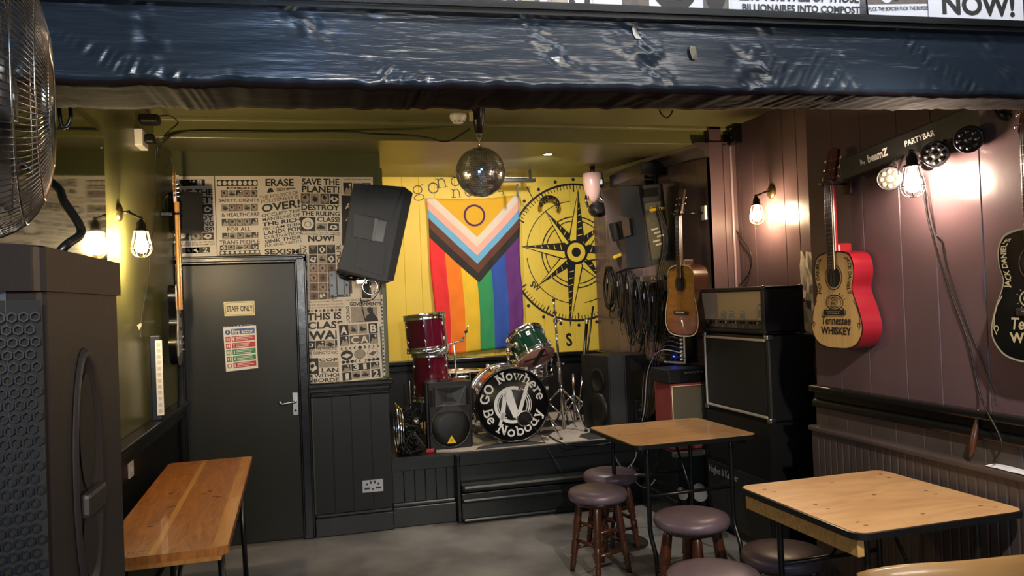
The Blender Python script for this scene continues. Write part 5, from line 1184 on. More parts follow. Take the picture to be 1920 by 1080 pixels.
patch(arc(1.0, 6.2, .16, .3, 0, 360, 20)); patch(arc(1.85, 6.3, .25, .18, 0, 360, 20)); patch([(1.70, y0r+.28), (1.78, y0r+.42), (1.9, y0r+.5), (1.75, y0r+.55), (1.62, y0r+.4)])
tag(mb.build('rug'), 'beige rug with dark curved patches under the drum kit', 'rug')
# leads on the stage and over its edge
def cable(label, pts, r=.004, n=6, m=None):
    mb = MB(); mb.tube(smooth_path(pts, n), r, m or rubber, 8); return tag(mb.build('cable'), label, 'cable')
cable('thin lead running from the kick drum port down over the stage steps', [kc+V((.09, -.02, kz-.11)), at(1010, 812, Y=5.5), at(1040, 862, Y=5.40), at(1075, 905, Y=5.34), at(1150, 893, Y=5.33), at(1200, 880, Y=5.33)], .003)
cable('black lead curving along the front edge of the stage rug', [at(1030, 818, Z=SZ+.015), at(1060, 833, Z=SZ+.015), at(1100, 836, Y=YS-.01), at(1140, 831, Y=YS-.02), at(1165, 822, Y=YS-.02), at(1178, 800, Y=5.6)], .005)
cable('thin lead drooping from the green tom to the stage floor', [at(1020, 650, Y=5.75), at(1045, 710, Y=5.75), at(1066, 760, Y=5.8), at(1080, 800, Z=SZ+.012), at(1110, 812, Z=SZ+.012)], .003)
for k, (lb, P) in enumerate((('white lead hanging in a loop under the stage table', [at(1150, 838, Y=4.9), at(1156, 862, Y=4.9), at(1172, 880, Y=4.9), at(1190, 862, Y=4.9), at(1194, 842, Y=4.9)]),
    ('pale lead falling from the stage side down to the step', [at(1184, 872, Y=4.85), at(1190, 900, Y=4.85), at(1208, 914, Y=5.0), at(1225, 905, Y=5.1), at(1235, 880, Y=5.2)]))):
    cable(lb, P, .0045, 6, M('grey_lead', '#8b8b88', .45))

# ------------------------------------------------------------------ hanging cable coils
def coil(label, px_, pt, pb, wd, n, X=WR2-.05):
    a = at(px_, pt, X=X); b = at(px_, pb, X=X); H = a.z-b.z; cz_ = (a.z+b.z)/2; mb = MB()
    for k in range(n):
        ww = wd*rnd.uniform(.7, 1.15)/2; hh = H/2*rnd.uniform(.85, 1.08); cy = a.y+rnd.uniform(-.02, .02); dx = rnd.uniform(-.03, .02); top_ = a.z; tw = rnd.uniform(-.2, .2)
        P = []
        for i in range(20):
            an = 2*PI*i/20; s = math.sin(an); wv = ww*(1-.45*max(0, s)); P.append(V((X+dx+tw*.05*math.cos(an), cy+wv*math.cos(an)+rnd.uniform(-.003, .003), top_-hh+hh*s)))
        mb.tube(P, .0042, rubber, 6, True)
    for s in (0, 1): mb.box((X-.02, a.y+.02*s-.01, a.z-.10-.03*s), (.014, .014, .05), steel if s else black, .004)
    P = [V((X, a.y, b.z+.03)), V((X-.01, a.y+.02, b.z-.06)), V((X, a.y-.01, b.z-.13))]; mb.tube(smooth_path(P, 4), .004, rubber, 6)
    o = mb.build('cable_coil'); tag(o, label, 'cable', 'cable coils hung on the stage wall'); return o
for a in (('coiled black lead hung closest to the compass mural', 1143, 500, 580, .20, 9), ('long coiled lead hung under the left edge of the right hanging loudspeaker', 1162, 505, 600, .18, 9), ('coiled lead hung third from the compass mural with a pale tie', 1180, 508, 640, .2, 10),
          ('longest coiled lead hung in the middle of the cable row', 1196, 520, 655, .2, 11), ('thick coiled lead hung right of the longest one', 1212, 525, 625, .22, 11), ('coiled lead with a bright metal plug hung left of the wooden guitar', 1228, 530, 640, .2, 10), ('coiled lead hung closest to the wooden guitar', 1246, 545, 640, .2, 9)):
    coil(*a)
p = at(1225, 522, X=WR2-.1); mb = MB(); mb.box((WR2-.11, p.y, p.z), (.06, .34, .045), M('shelf_grey', '#5a5a58', .35, .4), .006); mb.box((WR2-.05, p.y, p.z), (.1, .03, .03), blackm, .004)
mb.text('PL', lambda u, v: (WR2-.142, p.y-.05-.1*u, p.z-.012+.024*v), white, .03); tag(mb.build('cable_rack'), 'grey bar lettered PL holding the cable coils under the hanging loudspeaker', 'rack')

# ------------------------------------------------------------------ amps at stage right
t = thing('cymbal', 'bronze cymbal leaning upright beside the red amplifier', 'cymbal', tuple(at(1215, 738, Y=5.55)), 0)
t.rotation_euler = V((-1, .02, .18)).to_track_quat('Z', 'Y').to_euler(); mb = MB(); mb.lathe([(.001, .02), (.02, .02), (.045, .006), (.05, .004), (.18, -.008), (.182, -.009), (.05, .002), (.04, .002), (.001, .016)], gold, 48, cap=False); mb.build('plate', t)
zb_ = SZ; t = thing('guitar_amp', 'red sided combo amplifier with a beige cloth front on the stage', 'amplifier', (2.455, 4.98, zb_), 0)
mb = MB(); mb.box((0, 0, .225), (.27, .26, .45), M('red_tolex', '#7d3531', .5, col2='#6e2c29', nscale=8, bump=.3, bscale=60, bdist=.002), .006); mb.build('cabinet', t)
mb = MB(); mb.box((0, -.132, .222), (.24, .006, .40), M('beige_cloth', '#585140', .85, bump=.5, bscale=500, bdist=.001), .001); mb.build('grille_cloth', t)
mb = MB(); mb.tube([(-.125, -.134, .435), (.125, -.134, .435)], .003, cream, 6); mb.tube([(-.125, -.134, .01), (-.125, -.134, .435)], .003, cream, 6); mb.build('piping', t)
t = thing('guitar_amp', 'small black amplifier head with a row of silver knobs on the red amplifier', 'amplifier', (2.455, 4.98, zb_+.452), R_(3))
mb = MB(); mb.box((0, 0, .05), (.31, .26, .095), tolex, .006); mb.build('cabinet', t)
mb = MB(); mb.box((.03, -.133, .05), (.2, .006, .08), blackm, .001)
for k in range(7): mb.cyl((-.04+.026*k, -.135, .03), (-.04+.026*k, -.142, .03), .006, black, 10)
cp = mb.build('control_panel', t)
for k in range(5): mb = MB(); mb.cyl((-.03+.033*k, -.135, .07), (-.03+.033*k, -.15, .07), .008, steel, 14); mb.build('knob', cp)
p = at(1285, 655, X=2.5); t = thing('mixer', 'upright black mixer with white knobs and a blue light below the sunburst guitar', 'mixer', (2.56, 5.16, 1.045), R_(-66))
mb = MB(); mb.box((0, 0, .125), (.20, .13, .25), tolex, .004); mb.build('case', t)
mb = MB(); mb.bx(-.1, .1, -.072, -.066, .0, .012, silver); mb.bx(.088, .1, -.072, -.066, 0, .25, silver); mb.build('edge_trim', t)
for k in range(8):
    for j in range(4): mb = MB(); mb.cyl((.07-.045*j, -.066, .03+.028*k), (.07-.045*j, -.082, .03+.028*k), .008, white if j == 0 else black, 10); mb.build('knob', t)
mb = MB(); mb.sphere((.0, -.075, .05), .007, M('blue_led', '#1020ff', .3, emit=25, ecol='#2030ff'), 10); mb.build('light', t)
for k in range(5):
    cable(['black lead plugged high into the mixer', 'second black lead from the mixer to the cable coils', 'blue tinted lead looping below the mixer light', 'pale lead arching over from the mixer to the floor', 'black lead falling from the mixer past the red amplifier'][k],
          [at(1272+k*3, 636+k*9, X=2.44), at(1255-k*3, 632+k*8, X=2.42), at(1240-k*4, 655+k*4, X=2.45), at(1232-k*6, 700, X=2.42), at(1224-k*5, 760, Y=5.35), at(1216-k*4, 790, Y=5.35)], .0038, 6, M('blue_lead', '#1a2350', .4) if k == 2 else M('grey_lead') if k == 3 else rubber)

# amplifier stack
def corners(mb, x0, x1, y0, y1, z0, z1, r=.018):
    for x in (x0, x1):
        for y in (y0, y1):
            for z in (z0, z1): mb.sphere((x, y, z), r, M('corner_black', '#191919', .35), 10)
t = thing('amp_cabinet', 'large floor speaker cabinet lettered in white script at the bottom of the amplifier stack', 'amplifier', (2.67, 4.35, 0))
x0, x1, y0, y1 = -.17, .17, -.385, .385
mb = MB(); pr2 = [(-.17, .03), (.17, .03), (.17, .775), (-.15, .775), (-.17, .45)]
mb.prism(pr2, lambda x, z: (x, y0, z), lambda x, z: (x, y1, z), tolex); bmesh.ops.bevel(mb.bm, geom=mb.bm.edges[:], offset=.012, segments=3, affect='EDGES'); mb.build('cabinet', t)
mb = MB(); mb.bx(-.176, -.168, y0+.03, y1-.03, .06, .44, cloth, .002); mb.build('grille_cloth', t)
mb = MB(); mb.text('Hughes & Kettner', lambda u, v: (-.178, y1-.06-.36*u, .35+.06*v), M('logo_white', '#b0b0ac', .5), .01); mb.build('logo', t)
for x in (-.12, .12):
    for y in (-.31, .31): mb = MB(); mb.cyl((x, y-.012, .02), (x, y+.012, .02), .02, rubber, 16); mb.box((x, y, .034), (.04, .04, .02), steel, .003); mb.build('castor', t)
t = thing('amp_cabinet', 'middle speaker cabinet of the stack with silver piping around a black cloth front', 'amplifier', (2.66, 4.35, .777))
x0, x1, y0, y1, z1 = -.14, .17, -.38, .38, .505
mb = MB(); mb.bx(x0, x1, y0, y1, .0, z1, tolex, .014); mb.build('cabinet', t)
mb = MB(); mb.bx(x0-.004, x0+.004, y0+.035, y1-.035, .045, z1-.04, cloth, .001); mb.build('grille_cloth', t)
mb = MB()
for a, b in (((y0+.03, .03), (y1-.03, .03)), ((y0+.03, z1-.028), (y1-.03, z1-.028)), ((y1-.03, .03), (y1-.03, z1-.028))): mb.box((x0-.006, (a[0]+b[0])/2, (a[1]+b[1])/2), (.012, abs(a[0]-b[0])+.014, abs(a[1]-b[1])+.016), silver, .004)
mb.build('piping', t)
for y in (y0, y1):
    for z in (0.012, z1-.012): mb = MB(); mb.box((x0+.012, y+(.012 if y < 0 else -.012), z), (.04, .04, .034), steel, .008); mb.build('corner_cap', t)
t = thing('guitar_amp', 'amplifier head with a glass valve window, its yellow glow painted, on top of the stack', 'amplifier', (2.655, 4.35, 1.285))
x0, x1, y0, y1, z1 = -.15, .12, -.375, .375, .285
mb = MB()
mb.bx(x0, x1, y0, y1, 0.005, .03, tolex, .008); mb.bx(x0, x1, y0, y1, z1-.028, z1, tolex, .01); mb.bx(x0, x1, y0, y0+.03, .005, z1, tolex, .01); mb.bx(x0, x1, y1-.03, y1, .005, z1, tolex, .01); mb.bx(x1-.02, x1, y0, y1, .005, z1, tolex, .008); mb.build('cabinet', t)
mb = MB(); mb.bx(x1-.16, x1-.15, y0+.03, y1-.03, .03, z1-.03, M('amp_back_glow', '#c99f45', .4), 0); mb.build('back_panel', t)  # panel colour brightened in place of a glow behind the window
mb = MB(); mb.bx(x0+.006, x0+.1, y0+.03, y1-.03, .03, .085, blackm, .003)
cp = mb.build('control_panel', t)
for k in range(16):
    mb = MB(); mb.cyl((x0+.006, y0+.06+k*.04, .07), (x0-.006, y0+.06+k*.04, .07), .007, steel if k % 3 == 0 else darkmet, 12); mb.build('knob', cp)
    if k % 2 == 0: mb = MB(); mb.cyl((x0+.006, y0+.06+k*.04, .045), (x0-.002, y0+.06+k*.04, .045), .005, steel, 10); mb.build('switch', cp)
for k, y in enumerate((-.24, -.2, .0, .14, .24)):
    mb = MB(); r = .017 if k > 1 else .022; hgt = .05 if k > 1 else .09; mb.lathe([(r*.7, .085), (r, .092), (r, .085+hgt*.75), (r*.6, .085+hgt), (.001, .085+hgt*1.05)], glass, 16, c=(-.06, y, 0), cap=False); mb.box((-.06, y, .085+hgt*.4), (r*.7, r*.7, hgt*.5), M('valve_plate', '#5b5b58', .4, .7)); mb.build('valve', t)
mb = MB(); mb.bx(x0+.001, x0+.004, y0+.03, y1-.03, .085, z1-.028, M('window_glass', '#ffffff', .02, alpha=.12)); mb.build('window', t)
for x in (x0+.012, x1-.012):
    for y in (y0+.012, y1-.012):
        for z in (.017, z1-.012): mb = MB(); mb.sphere((x, y, z), .018, M('corner_black', '#191919', .35), 10); mb.build('corner_cap', t)

# floor bits below the table
t = thing('round_base', 'round dark metal base plate on the floor behind the pair of slim stools', 'base', tuple(at(1160, 1018, Z=0).xy)+(0,))
mb = MB(); mb.lathe([(.001, .016), (.05, .016), (.17, .010), (.185, .006), (.185, 0), (.001, 0)], M('base_dark', '#262321', .45), 48, cap=False); mb.build('plate', t)
mb = MB(); mb.tube([(0, 0, .01), (0, 0, .12)], .012, blackm); mb.build('stub', t)
p = at(1325, 915, Y=4.3); t = thing('spotlight', 'small silver lamp head low in front of the black speaker under the stage table', 'light', (2.38, 4.62, .0))
mb = MB(); mb.cyl((0, 0, .26), (-.03, -.08, .25), .045, M('silver_body', '#9a9a9c', .3, .8), 24); mb.cyl((-.10, .05, .25), (-.12, -.02, .24), .03, steel, 20); mb.build('body', t); mb = MB(); mb.tube([(0, .03, .26), (0, .05, .01)], .01, blackm); mb.box((0, .04, .008), (.1, .1, .014), blackm, .003); mb.tube([(0, .0, .26), (-.1, .05, .25)], .008, blackm); mb.build('stand', t)

# ------------------------------------------------------------------ acoustic guitars
def acoustic(t, H, W, D, topm, sidem, bridge_z, hole_z, dread=False, letters=None, red_=False, bindm=None):
    """local: front faces -y, x right, z up from the lowest point. H total height"""
    bl = H*.485
    pts = [(0, 0), (.2, .005), (.38, .05), (.49, .16), (.5, .27), (.44, .42), (.365, .55), (.345, .63), (.385, .74), (.385, .86), (.32, .955), (.2, .99), (.08, 1.0)]
    if dread: pts = [(0, 0), (.2, .005), (.38, .04), (.48, .13), (.5, .25), (.47, .40), (.415, .54), (.395, .63), (.405, .74), (.40, .86), (.33, .955), (.2, .99), (.08, 1.0)]
    out = [(x*W, z*bl) for x, z in pts]; out = out+[(-x, z) for x, z in out[::-1]][:-1]
    o = [(p.x, p.y) for p in smooth_path([V((a, b, 0)) for a, b in out+[out[0]]], 4)][:-1]
    n = len(o)
    mb = MB(); mb.prism(o, lambda x, z: (x, -D/2, z), lambda x, z: (x, D/2, z), sidem, sidem, True); mb.build('body', t)
    f = lambda k: [(x*k, (z-bl*.45)*k+bl*.45) for x, z in o]
    hz = hole_z*bl; hr = .052*W/.38
    mb = MB(); i0 = f(.992)
    mb.faces([(x, -D/2-.0015, z) for x, z in i0], [tuple(range(n))], topm)
    if topm is sun1:
        for k_, (ka, kb) in enumerate(((.992, .955), (.955, .925))):
            A0, B0 = f(ka), f(kb); mb.faces([(x, -D/2-.0019, z) for x, z in A0]+[(x, -D/2-.0019, z) for x, z in B0], [(j, (j+1) % n, n+(j+1) % n, n+j) for j in range(n)], sun2 if k_ == 0 else M('sunburst_mid', '#54281a', .25, coat=.6))
    mb.build('soundboard', t)
    mb = MB(); a_ = f(1.0); b_ = f(.972); vs = [(x, -D/2-.0022, z) for x, z in a_]+[(x, -D/2-.0022, z) for x, z in b_]; mb.faces(vs, [(j, (j+1) % n, n+(j+1) % n, n+j) for j in range(n)], bindm or cream)
    mb.build('binding', t)
    mb = MB(); F = lambda x, z: (x, -D/2-.003, z)
    mb.poly([(hr*math.cos(i*PI/16), hz+hr*math.sin(i*PI/16)) for i in range(32)], F, M('sound_hole', '#0a0705', .9)); mb.build('sound_hole', t)
    mb = MB(); rr = [(1.18*hr*math.cos(i*PI/16), hz+1.18*hr*math.sin(i*PI/16)) for i in range(33)]; mb.ribbon(rr, hr*.1, lambda x, z: (x, -D/2-.0028, z), M('rosette', '#3a2414', .4)); mb.build('rosette', t)
    bz = bridge_z*bl; mb = MB(); mb.box((0, -D/2-.006, bz), (W*.42, .010, .026), M('bridge_ebony', '#15100d', .4), .004); mb.box((0, -D/2-.012, bz+.004), (W*.26, .006, .005), cream if not red_ else steel)
    for k in range(6): mb.sphere((-W*.1+W*.04*k, -D/2-.013, bz-.005), .004, steel, 8)
    mb.build('bridge', t)
    nz0, nz1 = hz+hr*.7, H*.81
    mb = MB(); mb.box((0, -D/2+.004, (bl+nz1)/2), (.048, .024, nz1-bl+.02), M('neck_mahogany', '#8a1f24', .25, coat=.6) if red_ else rosew, .008); mb.box((0, 0, bl+.012), (.05, D*.8, .05), M('neck_mahogany', '#8a1f24', .25, coat=.6) if red_ else rosew, .012); mb.build('neck', t)
    mb = MB(); mb.box((0, -D/2-.010, (nz0+nz1)/2), (.052, .010, nz1-nz0), M('fretboard_dark', '#2c1b14', .35), .002)
    k = 0; s = nz1-bz; z = nz1
    while z > nz0+.01 and k < 20:
        k += 1; z = bz+s/2**(k/12); 
        if z > nz0: mb.box((0, -D/2-.0155, z), (.051, .0015, .0018), steel)
    mb.bx(.0245, .0268, -D/2-.0156, -D/2-.0135, nz0, nz1, cream)
    mb.build('fretboard', t)
    hs = [(-.026, nz1), (.026, nz1), (.036, nz1+.02), (.034, H-.01), (.012, H-.004), (0, H), (-.012, H-.004), (-.034, H-.01), (-.036, nz1+.02)]
    mb = MB(); tl_ = lambda z: (z-nz1)*.22
    mb.prism(hs, lambda x, z: (x, -D/2-.012+tl_(z), z), lambda x, z: (x, -D/2+.004+tl_(z), z), M('headstock_red', '#4a1418', .3, coat=.5) if red_ else M('headstock_dark', '#2c1a12', .3, coat=.5)); hs_ = mb.build('headstock', t)
    for k in range(3):
        for s_ in (-1, 1):
            mb = MB(); z = nz1+.04+k*.042; y = -D/2-.01+tl_(z); mb.tube([(s_*.03, y+.008, z), (s_*.05, y+.008, z)], .003, chrome, 6); mb.sphere((s_*.056, y+.008, z), .009, chrome, 10, (.8, .6, 1)); mb.cyl((s_*.016, y, z), (s_*.016, y-.014, z), .004, chrome, 8); mb.build('tuning_peg', hs_)
    mb = MB()
    for k in range(6): x = -.018+.0072*k; mb.tube([(x*1.4, -D/2-.015, bz), (x, -D/2-.018, nz1), (x*.8, -D/2-.014, nz1+.06)], .0006, steel, 4)
    mb.build('strings', t)
    if letters:
        mb = MB(); letters(mb, W, bl, D); mb.build('lettering', t)
def hanger(label, x, y, z, ln, X1):
    mb = MB(); mb.box((X1-.012, y, z), (.024, .06, .10), white if 'pale' in label else stoolwood, .006); mb.tube([(X1-.02, y, z), (x+.02, y, z)], .006, darkmet)
    for s in (-1, 1): mb.tube(smooth_path([(x+.02, y, z), (x+.01, y+s*.035, z), (x-.035, y+s*.038, z), (x-.045, y+s*.036, z+.012)]), .007, M('hanger_rubber', '#2a2926', .6))
    tag(mb.build('guitar_hanger'), label, 'hanger')
def jd(ink_):
    def L(mb, W, bl, D):
        y = -D/2-.0034
        def curve(s, sgn):
            pts = []
            # follow the upper bout edge
            n = 24
            zs = [.93, .56] if sgn > 0 else [.56, .93]
            def f(u, v):
                zz = (zs[0]+(zs[1]-zs[0])*u); e = .385 if zz > .74 else .345+.04*max(0, (zz-.63)/.11)
                if zz > .86: e -= .11*((zz-.86)/.1)**1.5
                if zz < .63: e = .345+.03*((.63-zz)/.08)
                inner = e-.115; x = sgn*(inner+.085*(v if sgn > 0 else v)); return (x*W, y, zz*bl)
            mb.text(s, f, ink_, .025)
        curve("JACK DANIEL'S", 1); curve("JACK DANIEL'S", -1)
        T = lambda s, x0, x1, z0, z1, b=.01, sh=0: mb.text(s, lambda u, v: ((x0+(x1-x0)*u+sh*v)*W, y, (z0+(z1-z0)*v)*bl), ink_, b)
        T('Tennessee', -.29, .29, .245, .335, .02, .02); T('WHISKEY', -.30, .30, .145, .225, .035)
        F = lambda x, z: (x*W, y, z*bl)
        for rx, rz, wd in ((.17, .075, .012), (.13, .055, .006)): mb.ribbon([(rx*math.cos(R_(a)), .475+rz*math.sin(R_(a))) for a in range(0, 361, 12)], wd, F, ink_)
        for a in range(0, 360, 20):
            if 60 < a < 120: continue
            c, s = math.cos(R_(a)), math.sin(R_(a)); mb.poly([(.19*c, .475+.085*s), (.23*c+.01, .475+.10*s), (.21*c, .475+.11*s)], F, ink_)
        T('Old', -.06, .06, .49, .52); T('No.7', -.07, .07, .45, .485, .02); T('BRAND', -.06, .06, .425, .44)
        for s in (-1, 1):
            mb.ribbon([(s*.36, .5), (s*.42, .43), (s*.46, .34), (s*.47, .25), (s*.44, .2)], .01, F, ink_); mb.ribbon([(s*(.44+.02*math.cos(R_(a))), .25+.02*math.sin(R_(a))) for a in range(0, 300, 30)], .008, F, ink_)
    return L
p = at(1571, 650, X=2.34); H = .935
t = thing('acoustic_guitar', 'pale topped acoustic guitar with bright red sides and whiskey lettering on the purple wall', 'guitar', (2.39, 3.115, 1.262), R_(-90), 'guitars hung on the walls')
t.rotation_euler = (0, R_(0), R_(-90))
acoustic(t, H, .36, .10, topnat, M('guitar_red', '#8f1a28', .25, col2='#7c1622', nscale=4, coat=.5), .375, .735, letters=jd(ink), red_=True, bindm=M('binding_black', '#15100e', .3))
hanger('dark wooden hook holding the red sided guitar', 2.36, 3.115, 2.03, 0, WR)
t = thing('acoustic_guitar', 'glossy black acoustic guitar with gold lettering cut off by the right edge', 'guitar', (2.39, 2.075, 1.265), R_(-90), 'guitars hung on the walls')
acoustic(t, .95, .37, .10, M('black_lacquer'), M('black_lacquer'), .375, .735, letters=jd(M('gold_ink', '#a89a78', .5)), red_=True, bindm=M('binding_cream', '#8f8a78', .3))
t = thing('acoustic_guitar', 'sunburst wooden acoustic guitar with pale binding hanging by the stage', 'guitar', (2.49, 4.88, 1.25), R_(-84), 'guitars hung on the walls')
t.rotation_euler = (0, R_(1.5), R_(-84))
acoustic(t, 1.02, .41, .11, sun1, rosew, .33, .735, dread=True)
hanger('pale wall hook holding the sunburst guitar', 2.46, 4.88, 2.10, 0, WR2)

# newspaper behind the amp head
mb = MB(); X = WRR-.015
P = [at(x, y, X=X) for x, y in ((1502, 468), (1528, 478))]
n = 10; g_ = []
A, B, C, D = at(1502, 470, X=X), at(1532, 474, X=X), at(1550, 642, X=X), at(1500, 612, X=X)
vs = []
for j in range(n+1):
    for i in range(7):
        p = A.lerp(B, i/6).lerp(D.lerp(C, i/6), j/n); vs.append(p+V((-abs(noise.noise(p*22))*.03, noise.noise(p*30+V((3, 1, 2)))*.012, 0)))
mb.faces(vs, [(j*7+i, j*7+i+1, (j+1)*7+i+1, (j+1)*7+i) for j in range(n) for i in range(6)], M('newsprint', '#a39a8c', .8, col2='#8b8276', nscale=20))
for q in ((2, 6), (5, 6)): c = vs[q[1]*7+q[0]]+V((-.012, 0, 0)); mb.sphere(c, .014, red, 8, (.2, 1, 1))
o_ = mb.build('paper_scrap'); tag(o_, 'crumpled grey newspaper stuck on the wall between the amplifier head and red sided guitar', 'paper'); sm = o_.modifiers.new('thickness', 'SOLIDIFY'); sm.thickness = .001

# ------------------------------------------------------------------ party light bar
A = at(1582, 320, X=2.36); B = at(1925, 186, Y=2.22)
t = thing('party_light_bar', 'long black bar with four round disco lights under lettering, angled on the purple wall', 'disco light', tuple(A)); d = (B-A); L_ = d.length; d.normalize()
up = V((0, 0, 1)); fw = d.cross(up).normalized();
if fw.x > 0: fw = -fw
up = d.cross(fw).normalized(); up = up if up.z > 0 else -up
Rm = Matrix((d, -fw, up)).transposed()
def W_(a, f, z): return A+d*a+fw*f+up*z
mb = MB(); mb.box(tuple(W_(L_/2, 0, 0)), (L_, .045, .10), blackm, .004, Rm); mb.build('bar', t, world=True)
mb = MB(); wm = M('bar_lettering', '#b9b6b0', .5)
def a_of(px_):
    lo, hi = 0, L_
    for _ in range(40):
        m_ = (lo+hi)/2; q = W_(m_, 0, 0)-CAMP; x_ = 960+FPX*q.dot(CR)/q.dot(CF)
        if x_ < px_: lo = m_
        else: hi = m_
    return lo
a0_, a1_, a2_, a3_ = a_of(1634), a_of(1672), a_of(1704), a_of(1760)
mb.text('beamZ', lambda u, v: W_(a0_+(a1_-a0_)*u, .0235, -.016+.036*v), wm, .04); mb.text('PARTYBAR', lambda u, v: W_(a2_+(a3_-a2_)*u, .0235, -.008+.024*v), wm, .02)
mb.poly([(0, 0), (0, 1), (.6, .5)], lambda u, v: W_(a0_-.04+.03*u, .0235, -.016+.03*v), wm); mb.poly([(.7, 0), (.3, .25), (.7, .5), (.7, .5)][:3], lambda u, v: W_(a0_-.04+.035*u, .0235, -.016+.03*v), wm); mb.build('lettering', t, world=True)
for k, (px_, py_, dk) in enumerate(((1668, 335, 1), (1752, 290, 0), (1815, 262, 0), (1905, 215, 0))):
    a = (a_of(1690), a_of(1765), a_of(1822), L_*.96)[k]; base = W_(a, .02, -.04); P = at(px_, py_, X=base.x-.06) if k < 3 else W_(a, .05, -.02)
    ax = V((-.80, -.52, -.25)).normalized() if k else V((-.62, -.70, -.2)).normalized(); rt = ax.to_track_quat('Z', 'Y').to_matrix(); r = .05
    mb = MB(); mb.lathe([(.02, -.07), (r*.7, -.06), (r, -.03), (r, 0), (r*.93, .004), (r*.9, -.002)], blackm, 32, c=P, rot=rt); mb.build('lamp_head', t, world=True)
    mb = MB(); lm = M('lens_clear', '#8a8272', .12, .6) if k == 0 else M('lens_dark', '#1d1a18', .3, .0)
    mb.lathe([(.0005, .001), (r*.9, .001)], M('lens_back', '#171513', .4), 32, c=P, rot=rt, cap=False)
    for i in range(8):
        q = P+rt @ V((r*.62*math.cos(i*PI/4), r*.62*math.sin(i*PI/4), .002)); mb.lathe([(r*.2, 0), (r*.16, .004), (.001, .006)], lm, 12, c=q, rot=rt, cap=False)
    mb.lathe([(r*.28, .002), (r*.2, .006), (.001, .008)], lm, 16, c=P, rot=rt, cap=False); mb.build('lens', t, world=True)
    mb = MB()
    for s in (-1, 1): mb.tube([base+d*s*.02, P-ax*.02+d*s*.045+V((0, 0, .02)), P-ax*.02+d*s*.05], .005, blackm if k else steel)
    mb.build('yoke', t, world=True)
mb = MB(); c = W_(.05, -.02, 0); mb.tube([c, (WR-.02, c.y, c.z)], .012, blackm); c2 = W_(L_-.08, -.02, 0); mb.tube([c2, (WR-.02, c2.y, c2.z)], .012, blackm); mb.build('bracket', t, world=True)
cable('long black lead trailing from the party light bar down the purple wall', [at(1728, 330, X=WR-.03), at(1738, 400, X=WR-.012), at(1748, 440, X=WR-.012), at(1762, 490, X=WR-.012), at(1790, 570, X=WR-.012), at(1815, 640, X=WR-.012), at(1835, 730, X=WR-.012), at(1850, 770, X=WR-.06), at(1878, 830, X=WR-.06), at(1862, 868, X=WR-.07)], .0035)
cable('second thinner lead beside the long one on the purple wall', [at(1732, 330, X=WR-.03), at(1752, 430, X=WR-.01), at(1765, 450, X=WR-.01), at(1775, 500, X=WR-.01), at(1812, 600, X=WR-.01), at(1850, 700, X=WR-.01), at(1868, 760, X=WR-.06)], .0025)
cable('black lead looping from the wall switch down behind the amplifier head', [at(1368, 330, X=WRR-.02), at(1370, 400, X=WRR-.015), at(1385, 440, X=WRR-.015), at(1408, 475, X=WRR-.015), at(1403, 515, X=WRR-.015), at(1380, 540, X=WRR-.015)], .004)
t = thing('wall_socket', 'cream wall switch with a black plug on the purple post left of the caged lamp', 'socket', tuple(at(1371, 316, X=WRR)))
mb = MB(); mb.box((-.006, 0, 0), (.012, .085, .085), cream, .003); mb.build('plate', t); mb = MB(); mb.box((-.03, .01, 0), (.04, .05, .05), rubber, .01); mb.build('plug', t)
p = at(1372, 240, X=WR-.03); mb = MB(); mb.bx(WRR-.06, WRR, 4.70, 4.86, 2.56, 2.76, trimblk, .006)
for k in range(3): mb.sphere((WRR-.06, 4.74, 2.60+k*.06), .006, steel, 8)
struct(mb, 'trim_16')
mb = MB(); mb.bx(WRR-.05, WRR-.035, 4.785, 4.8, .9, 2.55, M('corner_bright', '#8a767a', .25), .003); struct(mb, 'added_bright_strip')  # pale strip added to draw the bright line along the recess corner
# left over wooden spindle on the ledge and paper
t = V(at(1820, 858, X=WR-.06)); e = V(at(1835, 768, X=WR-.02)); mb = MB(); P = [t.lerp(e, k/8) for k in range(9)]; mb.tube(P, [.006, .009, .012, .0125, .012, .010, .008, .007, .0065], stoolwood, 12); tag(mb.build('wooden_spindle'), 'wooden spindle leaning on the panelling ledge at the right', 'stick')
a = at(1858, 873, X=WR-.06); mb = MB(); vs = []
for i in range(7):
    for j in range(3): vs.append((WR-.068+j*.025-.004*math.sin(i), a.y-.28+.05*i, .8635+.002*j+.004*abs(math.sin(i*1.7+j))+(.03*(1-i/2) if i < 2 else 0)))
mb.faces(vs, [(i*3+j, (i+1)*3+j, (i+1)*3+j+1, i*3+j+1) for i in range(6) for j in range(2)], paperw); o_ = mb.build('paper_sheet'); tag(o_, 'white sheet of paper lying on the ledge at the right edge', 'paper'); sm = o_.modifiers.new('thickness', 'SOLIDIFY'); sm.thickness = .001

# ------------------------------------------------------------------ lights over the mural
c = at(1030, 383, Y=6.9); t = thing('effect_light', 'small rounded clear plastic disco light in front of the compass rim', 'disco light', tuple(c)); cl = M('smoked_plastic', '#1c1a16', .1, coat=.8, spec=.8)
mb = MB()
for i in range(11):
    a = R_(-20+20*i); rr = .085; mb.sphere((rr*math.cos(a), 0, rr*.8*math.sin(a)), .02, chrome if i % 3 == 0 else cl, 10, (1, 1, 1))
mb.tube([(.085*math.cos(R_(-30+10*i)), 0, .068*math.sin(R_(-30+10*i))) for i in range(24)], .018, cl, 10); mb.build('housing', t)
mb = MB(); mb.tube([(0, 0, .06), (0, .18, .08)], .012, blackm); mb.build('bracket', t)
c = at(1112, 352, Y=6.2); t = thing('moving_light', 'pink and white moving head light hanging from the stage ceiling corner', 'disco light', tuple(c)); pk = M('pinkish_shell', '#b89488', .3, coat=.5)
